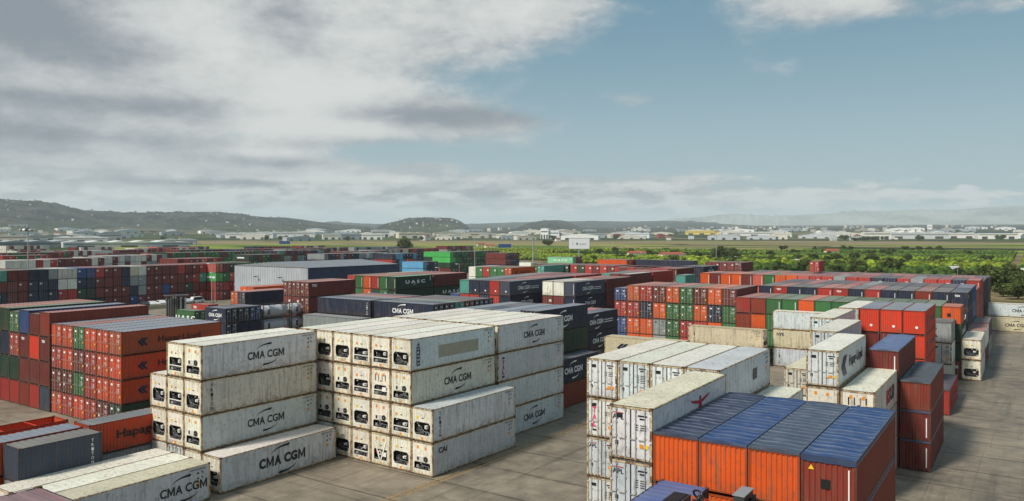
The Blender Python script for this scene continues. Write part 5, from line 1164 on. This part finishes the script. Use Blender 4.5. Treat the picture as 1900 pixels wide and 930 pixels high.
# ---------------------------------------------------------------- buildings
WALLW = paint('pale building wall', dirt=.2, streak=.2, rust=.0, rough=.7); CLAD = paint('ribbed metal cladding', dirt=.15, streak=.25, rust=.02, rough=.5)
def building(px, d, w, h, dep, c, roofc, label, name='warehouse', doors=3, dz=0, group=None):
    x, y = (px - 950) * d / F, d; o = link(name, None, None, (x, y, float(height(x, y)) - .5 + dz)); o.rotation_euler = (0, 0, -math.atan2(x, y) + R(rnd.uniform(-18, 18))); tag(o, label, name.replace('_', ' '), group)
    m = MB(); m.box(-w / 2, w / 2, 0, dep, 0, h, WALLW); link('wall', m.data('wall'), o, color=lin(c))
    m = MB(); m.box(-w / 2 - .5, w / 2 + .5, -.5, dep + .5, h + .02, h + 1.0, WALLW)
    for i in range(max(1, int(w / 30))): m.prism([(-w / 2 + i * 30, -.4, h + 1.02), (-w / 2 + min(w, i * 30 + 30), -.4, h + 1.02), (-w / 2 + min(w, i * 30 + 30) - 15, -.4, h + 3.2)], (0, dep, 0), WALLW)
    link('roof', m.data('roof'), o, color=lin(roofc))
    for i in range(doors):
        m = MB(); a = -w / 2 + w * (i + .5) / doors; m.box(a - w * .06 - 1, a + w * .06 + 1, -.3, -.02, .5, h * .45, DARKM); link('door', m.data('door'), o)
    m = MB(); m.box(-w / 2 + 2, w / 2 - 2, -.2, -.02, h * .68, h * .8, DARKM); link('window_band', m.data('window band'), o)
    return o
BL = [(462, 2500, 150, 16, 'e6e6e2', 'c9cccc', 'long white warehouse, first of the pale line below the hills'), (535, 2600, 170, 19, 'ecebe6', 'c9cccc', 'white warehouse with taller middle in the pale line below the hills'), (618, 2300, 60, 15, 'dfdcd0', 'bfc0bd', 'small cream warehouse west of the grey factory'),
      (655, 2300, 70, 16, '8c98a4', '9aa4ad', 'blue grey factory between two white sheds'), (690, 2300, 60, 16, 'e2e0da', 'c9cccc', 'white shed next to the blue grey factory'), (706, 2700, 62, 26, 'cfd2d2', 'b9bcbc', 'tall pale factory behind the white shed'),
      (770, 2600, 110, 18, 'd9d0bb', 'c6bda8', 'sandy coloured hall before the domed hill'), (835, 2500, 80, 14, 'e8e6df', 'd0d0cc', 'low white hall below the domed hill'), (900, 2700, 150, 13, 'c9c8c0', 'b0b0aa', 'long grey hall east of the domed hill'),
      (950, 2600, 110, 14, 'd6d3c9', 'b5b5ae', 'pale hall west of the white silo factory'), (1010, 2500, 26, 32, 'f0f0ee', 'e0e0e0', 'tall white silo block of the factory behind the billboard'), (1026, 2500, 40, 26, 'e4e6e8', 'd0d0d0', 'shorter white block against the tall silo block'), (1050, 2500, 50, 18, 'd2d4d4', 'bdbdbd', 'grey white hall behind the billboard'),
      (1110, 2700, 90, 14, 'a9b1ba', '9aa0a6', 'grey blue hall east of the billboard'), (1145, 2600, 24, 13, '9c2638', '8c2230', 'dark red hall between the grey halls'), (1180, 2600, 90, 16, 'dfe3e8', 'c2c8ce', 'pale blue hall next to the dark red hall'), (1228, 2600, 20, 12, 'a03040', '8c2230', 'small red gate hall before the pale town'),
      (1302, 3300, 135, 15, 'e8cf5a', 'e8c83c', 'long yellow roofed warehouse'), (1400, 2900, 200, 14, 'efeee9', 'd9d9d4', 'long white hall east of the yellow roof'), (1452, 2700, 60, 14, 'e0ddd2', 'cfccc0', 'cream hall east of the long white hall'), (1545, 2700, 110, 13, 'ecebe6', 'd0d0cb', 'white hall in the pale middle of the town'),
      (1628, 2250, 75, 22, 'e8e5dc', '6a6f72', 'large cream warehouse with dark upper band'), (1705, 2300, 160, 17, 'bfc4c8', 'aab0b5', 'very long grey warehouse beside the cream one'), (1770, 2350, 120, 15, 'd8d6cf', 'b8bdc0', 'light warehouse continuing the long grey one'), (1852, 2200, 100, 17, 'e6e4dd', '4a5a6a', 'white warehouse with dark blue roof edge'),
      (1900, 2500, 60, 20, 'd9d7d0', 'bdbdb8', 'pale warehouse cut by the picture edge'), (1725, 3600, 20, 34, 'efefec', 'dddddd', 'single white tower block'), (1617, 3300, 26, 22, 'eae8e2', 'd2d0c8', 'small cream block above the large cream warehouse'),
      (20, 1600, 60, 14, 'cfccc2', 'b5b5b0', 'pale hall cut by the picture edge below the hill village'), (95, 1900, 95, 13, 'd9d7cf', 'a9adb0', 'light hall behind the tall light mast'), (205, 1900, 50, 18, 'a8abad', '8a8d90', 'grey office block with roof signs'), (150, 1750, 110, 9, 'b9bcbd', 'd6d8d8', 'wide flat hall beside the office block'),
      (330, 1400, 60, 8, '9ba2a8', 'a8adb2', 'low grey hall at the ploughed field'), (240, 1150, 170, 7, 'c9ccce', 'e2e4e4', 'huge flat white roofed hall beyond the containers'), (60, 1100, 130, 8, '8d9296', 'a4a8ab', 'huge flat grey roofed hall beyond the containers')]
for px, d, w, h, c, rc, lab in BL: building(px, d, w, h, w * .4 if w > 60 else 25, c, rc, lab, 'warehouse' if w > 30 else 'factory_block')
def hall(px, d, w, h, c, label, group):
    x, y = (px - 950) * d / F, d; m = MB(); m.box(-w / 2, w / 2, 0, w * .45, 0, h, WALLW); m.prism([(-w / 2 - .4, -.4, h + .01), (w / 2 + .4, -.4, h + .01), (0, -.4, h + 1 + w * .04)], (0, w * .45 + .8, 0), WALLW)
    for i in range(3): m.box(-w / 2 + w * (i + .35) / 3, -w / 2 + w * (i + .65) / 3, -.2, -.02, .5, h * .5, DARKM)
    o = link('industrial_hall', m.data('industrial hall'), None, (x, y, float(height(x, y)) - .6), color=lin(c)); o.rotation_euler = (0, 0, -math.atan2(x, y) + R(rnd.uniform(-25, 25))); tag(o, label, 'industrial hall', group)
for i in range(70): hall(rnd.uniform(560, 1900), rnd.uniform(2200, 4800), rnd.uniform(40, 130), rnd.uniform(8, 15), rnd.choice(('e6e5e0', 'cfcabc', 'b8bec4', '98a2ac', 'eaeae8', 'a8a294')), 'pale industrial hall in the far zone east of the yellowish trees', 'industrial halls of the far zone')
for i in range(30): hall(rnd.uniform(0, 560), rnd.uniform(1900, 4000), rnd.uniform(40, 110), rnd.uniform(8, 14), rnd.choice(('efeeea', 'd8d4c8', 'c0c6ca', 'a8b0b6')), 'pale industrial hall below the wooded hills', 'industrial halls below the wooded hills')
def house_mesh(s, flat):
    m = MB(); m.box(-6, 6, 0, 9, 0, 7 * s, WALLW)
    if flat: m.box(-6.3, 6.3, -.3, 9.3, 7 * s, 7 * s + .5, WALLW)
    else: m.prism([(-6.6, -.6, 7 * s), (6.6, -.6, 7 * s), (0, -.6, 7 * s + 3)], (0, 10.2, 0), plain('clay roof', '9a5a3c', .8))
    for i in range(3):
        for k in range(2): m.box(-4.5 + i * 3.6, -3.2 + i * 3.6, -.05, -.01, 1.2 + k * 3, 2.8 + k * 3, DARKM)
    return m.data('house')
HM = [house_mesh(1, False), house_mesh(1, True), house_mesh(1.6, True)]
def house(px, d, s, label, group, c):
    x, y = (px - 950) * d / F, d; o = link('house', HM[rnd.randrange(3)], None, (x, y, float(height(x, y)) - 1)); o.scale = (s, s, s); o.color = (*lin(c), 1)
    o.rotation_euler = (0, 0, -math.atan2(x, y) + rnd.uniform(-.5, .5)); tag(o, label, 'house', group)
for i in range(105):
    a, b_ = rnd.choice([(0, 90), (0, 260), (60, 330), (250, 560), (330, 520)]); house(rnd.uniform(a, b_), rnd.uniform(4300, 6100), rnd.uniform(.55, 1.1), 'small pale house of the village on the wooded hills', 'houses on the wooded hills', rnd.choice(('c6c1b5', 'b3a896', 'dad6cc')))
for i in range(26): house(rnd.uniform(720, 860), rnd.uniform(4900, 5500), rnd.uniform(.6, 1.1), 'small pale house on the domed hill', 'houses on the domed hill', 'dfd8c8')
for i in range(105): house(rnd.triangular(900, 1890, 1450), rnd.uniform(3700, 8500), rnd.uniform(.8, 2.0), 'pale house of the town below the blue mountains', 'houses of the town below the blue mountains', rnd.choice(('d4d0c6', 'c4baa8', 'e6e4de', 'b8b0a4')))
for i in range(40): house(rnd.uniform(20, 1880), rnd.uniform(1900, 3300), rnd.uniform(.8, 1.7), 'white shed scattered between the distant warehouses', 'sheds between the distant warehouses', rnd.choice(('eceae4', 'd6d4cc', 'c4c8cc')))
def small_house(px, py, w, c, label):
    p = at(px, py, 0); o = link('farmhouse', None, None, (p.x, p.y, float(height(p.x, p.y)))); o.rotation_euler = (0, 0, .4); tag(o, label, 'farmhouse')
    m = MB(); m.box(-w / 2, w / 2, 0, w * .5, 0, 4, WALLW); link('wall', m.data('wall'), o, color=lin(c))
    m = MB(); m.prism([(-w / 2 - .4, -.4, 4.01), (-w / 2 - .4, w * .5 + .4, 4.01), (-w / 2 - .4, w * .25, 6)], (w + .8, 0, 0), WALLW); link('roof', m.data('roof'), o, color=lin('a5583c'))
    for k in (-.25, .2): m = MB(); m.box(w * k, w * k + 1.4, -.05, -.01, .9, 2.4, DARKM); link('window', m.data('window'), o)
small_house(910, 463, 14, 'd8c9a2', 'sandy farmhouse with clay roof near the blue road signs'); small_house(1186, 478, 16, 'e6e0d2', 'white farmhouse with red roof in the orchards'); small_house(1252, 481, 20, 'eceae2', 'long low white barn in the orchards'); small_house(1548, 474, 14, 'd9cfb8', 'pale farmhouse far out between the orchard plots'); small_house(893, 460, 12, 'c9bfa6', 'small beige farmhouse beside the sandy one')
# ---- the metal shed in the middle of the yard
def shed():
    c = Vector((-.2623 * 190, 190)); w, l, h = 28.7, 31.7, 12.6; o = link('storage_shed', None, None, (c.x, c.y, 0)); o.rotation_euler = (0, 0, math.pi / 2 - R(YL)); tag(o, 'light grey metal shed with dark blue long side and flat roof', 'shed')
    m = MB(); n = 62                                                    # local x = away, local y = to the left
    for i in range(n): y0 = w * i / n; m.box(-.06 if i % 2 else 0, .2, y0, y0 + w / n, 0, h, CLAD)
    link('gable_wall', m.data('gable wall'), o, color=lin('a9b0b7'))
    m = MB(); n = 60
    for i in range(n): x0 = .2 + (l - .2) * i / n; m.box(x0, x0 + (l - .2) / n, -.05 if i % 2 else 0, .2, 4.6, h, CLAD)
    m.box(.2, l, .25, .4, 4.4, 4.65, DFRAME); link('side_wall', m.data('side wall'), o, color=lin('2c3f5e'))
    m = MB(); m.box(0.2, l, w - .2, w, 0, h, CLAD); m.box(l - .2, l, .2, w - .2, 0, h, CLAD); link('back_wall', m.data('back wall'), o, color=lin('a9b0b7'))
    m = MB()
    m.prism([(-.2, -.3, h + .01), (-.2, w + .3, h + .01), (-.2, w / 2, h + 1.1)], (l + .4, 0, 0), CLAD)
    link('roof', m.data('roof'), o, color=lin('7f848a'))
    for i in range(6):
        m = MB(); x = .3 + i * (l - .7) / 5; m.box(x - .15, x + .15, .3, .6, 0, 4.4, DFRAME); link('post', m.data('post'), o, color=lin('40464e'))
    for y in (w * .33, w * .66):
        m = MB(); m.box(-.9, -.02, y - .05, y + .05, h - 2.6, h - 2.5, DARKM); m.box(-1.2, -.7, y - .3, y + .3, h - 2.75, h - 2.55, DARKM); link('wall_lamp', m.data('wall lamp'), o)
shed()

# ---------------------------------------------------------------- masts, lamps, signs, vehicles
def mast(px, d, h, label, kind='ring', r=.22, arms=()):
    x = (px - 950) * d / F; o = link('light_mast', None, None, (x, d, 0)); tag(o, label, 'light mast')
    m = MB(); m.cyl((0, 0, 0), (0, 0, h), r, ALU, 12, r * .5); m.box(-.5, .5, -.5, .5, 0, .4, CONC); link('pole', m.data('pole'), o)
    m = MB()
    if kind == 'ring':
        m.cyl((0, 0, h - 1.3), (0, 0, h - 1.1), 1.5, DARKM, 12); m.cyl((0, 0, h - .2), (0, 0, h + 1.4), .05, ALU, 6)
        for k in range(8): a = k * math.pi / 4; m.cyl((0, 0, h - .2), (1.6 * math.cos(a), 1.6 * math.sin(a), h - 1.1), .05, DARKM, 5)
        link('head_frame', m.data('head frame'), o)
        for k in range(8):
            a = k * math.pi / 4; f = MB(); f.box(-.35, .35, -.2, .2, -.3, .25, ALU); f.box(-.3, .3, -.24, -.201, -.25, .2, WHITEP); q = link('floodlight', f.data('floodlight'), o, (1.9 * math.cos(a), 1.9 * math.sin(a), h - .9)); q.rotation_euler = (R(-30), 0, a + math.pi / 2)
    elif kind == 'tee':
        m.box(-1.5, 1.5, -.06, .06, h - .1, h + .02, ALU); link('crossarm', m.data('crossarm'), o)
        for s_ in (-1.3, -.5, .5, 1.3): f = MB(); f.box(-.28, .28, -.2, .25, -.2, .2, DARKM); link('floodlight', f.data('floodlight'), o, (s_, -.1, h + .25))
    else:
        m.box(-.9, .1, -.05, .05, h - .05, h + .05, ALU); link('arm', m.data('arm'), o); f = MB(); f.box(-1.5, -.7, -.18, .18, h - .12, h + .06, WHITEP); link('lamp_head', f.data('lamp head'), o)
    for z in arms:
        for sx in (-1, 1):
            f = MB(); f.box(min(0, sx * 1.3), max(0, sx * 1.3), -.05, .05, -.05, .05, DARKM); f.cyl((sx * 1.3, -.3, 0), (sx * 1.3, .1, 0), .32, WHITEP, 12); link('loudspeaker', f.data('loudspeaker'), o, (0, 0, z))
    return o
mast(52, 228, 23.0, 'tall grey light mast with ring of floodlights and white lamps halfway', arms=(8.5, 7.0, 5.9))
mast(198, 236, 16.0, 'slender grey mast with small crossarm before the long wall of ends', 'tee', .12)
mast(270, 240, 11.2, 'white single arm lamp post before the long wall of ends', 'arm', .17)
mast(393, 236, 12.0, 'white lamp post before the bright green box', 'arm', .16); mast(399, 242, 9, 'short thin lamp post right behind the white one', 'arm', .08)
mast(881, 330, 20.6, 'tall thin mast rising from the bright green stacks', 'tee', .2); mast(989, 505, 21.8, 'thick pale mast between the orchards and the orange box', 'tee', .55); mast(1329, 560, 22.6, 'tall thin mast before the dark orchard tree', 'tee', .3)
for px, d, h, lab in ((974, 470, 10.5, 'beside the pale box'), (997, 460, 12, 'just east of the thick mast'), (1003, 450, 11.5, 'second east of the thick mast'), (1120, 440, 10.5, 'before the low green side'), (1193, 430, 11, 'above the navy sides'), (1274, 430, 10.3, 'above the second navy side'), (1368, 400, 9.6, 'behind the maroon block at the orchards'), (1777, 330, 8.2, 'at the sandy road past the roof field'), (852, 300, 9.5, 'before the bright green stacks'), (815, 290, 8.5, 'between the dark ends and the bright greens'), (665, 380, 8.0, 'behind the shed roof')):
    mast(px, d, h, 'small white street lamp ' + lab, 'arm', .13)
def billboard():
    d = 560; x = (1074.5 - 950) * d / F; o = link('billboard', None, None, (x, d, 0)); o.rotation_euler = (0, 0, -.15); tag(o, 'large white billboard on a single pole at the orchard edge', 'billboard')
    m = MB(); m.cyl((0, .5, 0), (0, .5, 11), .5, ALU, 12); link('pole', m.data('pole'), o); m = MB(); m.box(-7.5, 7.5, 0, .5, 10.6, 18.2, plain('billboard face', 'cfd2d6', .6)); link('panel', m.data('panel'), o)
    m = MB()
    for a in ((-7.7, 7.7, 10.4, 10.6), (-7.7, 7.7, 18.2, 18.4)): m.box(a[0], a[1], -.1, .6, a[2], a[3], DARKM)
    for sx in (-7.6, 7.6): m.box(sx - .1, sx + .1, -.1, .6, 10.6, 18.2, DARKM)
    link('frame', m.data('frame'), o); m = MB(); put_text(m, 'R', -1.2, 14.2, 1.9, BLUET, w=1.5, y=-.03, bold=.03); m.box(.0, 5.5, -.03, -.01, 14.0, 14.25, BLUET); m.box(.0, 4.6, -.03, -.01, 13.4, 13.55, BLUET)
    arc(m, -3.2, 14.6, 1.6, 1.9, 100, 230, .2, BLUET, y=-.03); link('lettering', m.data('lettering'), o)
billboard()
def road_sign(px, d, w, label):
    x = (px - 950) * d / F; o = link('road_sign', None, None, (x, d, float(height(x, d)))); tag(o, label, 'road sign'); m = MB(); m.box(-w / 2, w / 2, 0, .2, 5.0, 9.2, plain('blue sign face', '1f3f78', .5)); link('panel', m.data('panel'), o)
    for k in (-w / 2 + .4, w / 2 - .4): m = MB(); m.cyl((k, .3, 0), (k, .3, 9.0), .15, ALU, 8); link('post', m.data('post'), o)
road_sign(528, 1150, 16, 'blue road sign above the yellowish trees'); road_sign(931, 900, 8, 'blue road sign near the sandy farmhouse'); road_sign(943, 905, 7, 'second blue road sign, east of its twin near the farmhouse')
CARP = paint('car paint', dirt=.1, streak=0, rust=0, rough=.3); GLASS = plain('dark car glass', '15191d', .1)
def car(px, py, rot, c, label, van=False):
    p = at(px, py, 0); o = link('parked_car', None, None, (p.x, p.y, 0)); o.rotation_euler = (0, 0, rot); tag(o, label, 'car', 'cars parked before the long wall of ends'); m = MB(); hh = 1.9 if van else 1.45
    pr = [(-2.2, .35), (-2.25, .8), (-1.9, .95), (-1.35, hh - .05) if van else (-1.2, 1.38), (.2, hh) if not van else (1.3, hh), (1.0, .98) if not van else (1.7, 1.1), (2.1, .82), (2.25, .5), (2.2, .35)]
    m.prism([(x, -.86, z) for x, z in pr], (0, 1.72, 0), CARP); link('body', m.data('body'), o, color=lin(c)); m = MB()
    for y in (-.875, .865): m.prism([(-1.5, y, .98), (-1.15, y, hh - .12), (.15 if not van else 1.25, y, hh - .1), (.75 if not van else 1.55, y, 1.0)], (0, .01, 0), GLASS)
    m.prism([(.3 if not van else 1.36, -.75, hh - .06), (1.0 if not van else 1.72, -.75, 1.02), (1.0 if not van else 1.72, .75, 1.02), (.3 if not van else 1.36, .75, hh - .06)], (.02, 0, .02), GLASS); link('window', m.data('window'), o)
    for x in (-1.35, 1.4):
        for y in (-.88, .68): m = MB(); m.cyl((x, y, .33), (x, y + .2, .33), .33, BLACK, 14); m.cyl((x, y - .01, .33), (x, y + .21, .33), .18, ALU, 10); link('wheel', m.data('wheel'), o)
    for y in (-.6, .6): m = MB(); m.box(2.2, 2.26, y - .18, y + .18, .62, .76, WHITEP); link('headlight', m.data('headlight'), o)
car(365, 562, .9, 'dcdcdc', 'white estate car before the maroon ends', True); car(312, 565, 2.4, 'c9ccd0', 'silver car behind the upright pipes'); car(297, 566, 2.4, 'e2e2e2', 'white car next to the silver one'); car(281, 568, 2.3, 'd8d8da', 'pale car third along the low wall'); car(266, 569, 2.3, '3a3d42', 'dark car under the white lamp post'); car(346, 563, 2.3, 'b9bcc0', 'grey car half hidden by the upright pipes'); 
def low_wall():
    a, b_ = at(240, 577, 0), at(312, 572, 0); dv = (b_ - a); o = link('low_wall', None, None, (a.x, a.y, 0)); o.rotation_euler = (0, 0, math.atan2(dv.y, dv.x)); tag(o, 'low beige concrete wall beneath the parked cars', 'wall'); m = MB(); L_ = dv.length
    m.box(0, L_, 0, .3, 0, 1.0, WALLW); link('base', m.data('base'), o, color=lin('a99f86')); m = MB(); m.box(-.05, L_ + .05, -.05, .35, 1.0, 1.12, WALLW); link('coping', m.data('coping'), o, color=lin('b8ae96'))
low_wall()
def pipe_rack():
    p = at(327, 590, 0); o = link('pipe_rack', None, None, (p.x, p.y, 0)); o.rotation_euler = (0, 0, .5); tag(o, 'dark rack of upright pipes standing beside the parked cars', 'rack'); r = random.Random(4)
    m = MB()
    for z in (.2, 5.4):
        for y in (-1.2, 1.2): m.box(-2.4, 2.4, y - .1, y + .1, z, z + .16, DFRAME)
        for x in (-2.4, 0, 2.4): m.box(x - .1, x + .1, -1.09, 1.09, z, z + .16, DFRAME)
    m.box(-2.9, 2.9, -.2, .2, 5.6, 5.75, ALU); link('frame', m.data('frame'), o, color=lin('4a4642'))
    for i in range(9):
        for j in range(2): m = MB(); x = -2.1 + i * .52; m.cyl((x, -.7 + j * 1.3, .0), (x, -.7 + j * 1.3, 5.1 + r.uniform(-.3, .3)), .2, r.choice((DARKM, BLACK, ALU, DFRAME)), 10); link('pipe', m.data('pipe'), o, color=lin('5a5048'))
pipe_rack()
def trailer(px, py, w, label, rot=-.25):
    p = at(px, py, 0); o = link('box_trailer', None, None, (p.x, p.y, 0)); o.rotation_euler = (0, 0, rot); tag(o, label, 'trailer'); m = MB(); m.box(-w / 2, w / 2, 0, 2.5, 1.2, 4.0, WALLW); link('body', m.data('body'), o, color=lin('eceded'))
    m = MB(); m.box(-w / 2, w / 2, .3, 2.2, .9, 1.19, DFRAME); link('chassis', m.data('chassis'), o)
    for x in (w / 2 - 1.2, w / 2 - 2.4, w / 2 - 3.6): m = MB(); m.cyl((x, .1, .5), (x, 2.4, .5), .5, BLACK, 14); link('wheel', m.data('wheel'), o)
    m = MB(); m.box(-w / 2 + .9, -w / 2 + 1.1, .5, 2.0, 0, .9, DFRAME); link('landing_leg', m.data('landing leg'), o)
trailer(1593, 500, 15, 'long white trailer at the edge of the orchards'); trailer(1489, 492, 9, 'short white trailer behind the lone red container', .2); trailer(1886, 513, 10, 'white trailer at the picture edge above the dark trees'); trailer(1770, 508, 6, 'small white trailer beside the sandy road lamp', .1)
# ---- container spreader hanging at the bottom of the view
def spreader():
    b0 = Ro - Vr * 1.0; o = link('container_spreader', None, None, (b0.x, b0.y, 0)); c = at(1371, 920, 9.2); o.location = (c.x, c.y, 8.42 - .0); o.rotation_euler = (0, 0, math.pi / 2 - R(33.6)); tag(o, 'orange and grey container spreader beside the blue roof in the bottom of the yard view', 'spreader')
    m = MB(); m.box(-.1, 1.25, -.25, .22, .0, .78, DARKM); link('end_box', m.data('end box'), o); m = MB(); m.box(-.14, 1.29, -.29, .26, .785, .82, ALU); link('end_box_lid', m.data('lid'), o)
    for z in (.2, .42): m = MB(); m.box(.5, .6, .27, 2.4, z - .35, z - .25, PAINT); link('cross_rail', m.data('cross rail'), o, color=lin('d9531c'))
    m = MB(); m.box(.55, .9, -.6, -.26, .28, .5, BLACK); m.cyl((.7, -.45, .5), (.7, -.45, .72), .1, BLACK, 10); link('twist_lock', m.data('twist lock'), o)
    m = MB(); m.box(-3.2, .0, 2.2, 3.0, .05, .42, DARKM); m.box(-3.1, -.1, 2.3, 2.9, .42, .46, BLACK); link('motor_housing', m.data('motor housing'), o)
    m = MB(); pts = [(-.2 + .5 * t, 1.9 - .25 * math.sin(t * 6), .2 + .45 * math.sin(math.pi * t)) for t in np.linspace(0, 1, 9)]
    for a, b_ in zip(pts, pts[1:]): m.cyl(a, b_, .05, BLACK, 6)
    m.cyl((-.1, 1.75, .35), (.1, 1.75, .35), .16, DARKM, 12); m.cyl((-.12, 1.75, .35), (-.1, 1.75, .35), .07, ALU, 10); link('hose', m.data('hose'), o)
spreader()
# ---------------------------------------------------------------- air between here and the mountains

hz = MB(); hm = bpy.data.materials.new('hazy air'); hm.use_nodes = True; hn = hm.node_tree; hn.nodes.clear(); pv = hn.nodes.new('ShaderNodeVolumePrincipled'); ho = hn.nodes.new('ShaderNodeOutputMaterial')
hn.links.new(pv.outputs[0], ho.inputs['Volume']); pv.inputs['Density'].default_value = 0.62e-4; pv.inputs['Color'].default_value = (.82, .94, 1.0, 1); pv.inputs['Anisotropy'].default_value = 0.0
hz.box(-22500, 22500, -22500, 22500, -1.5, 640, hm); tag(link('haze', hz.data('haze')), 'pale haze lying over the whole plain', None, None, 'stuff')
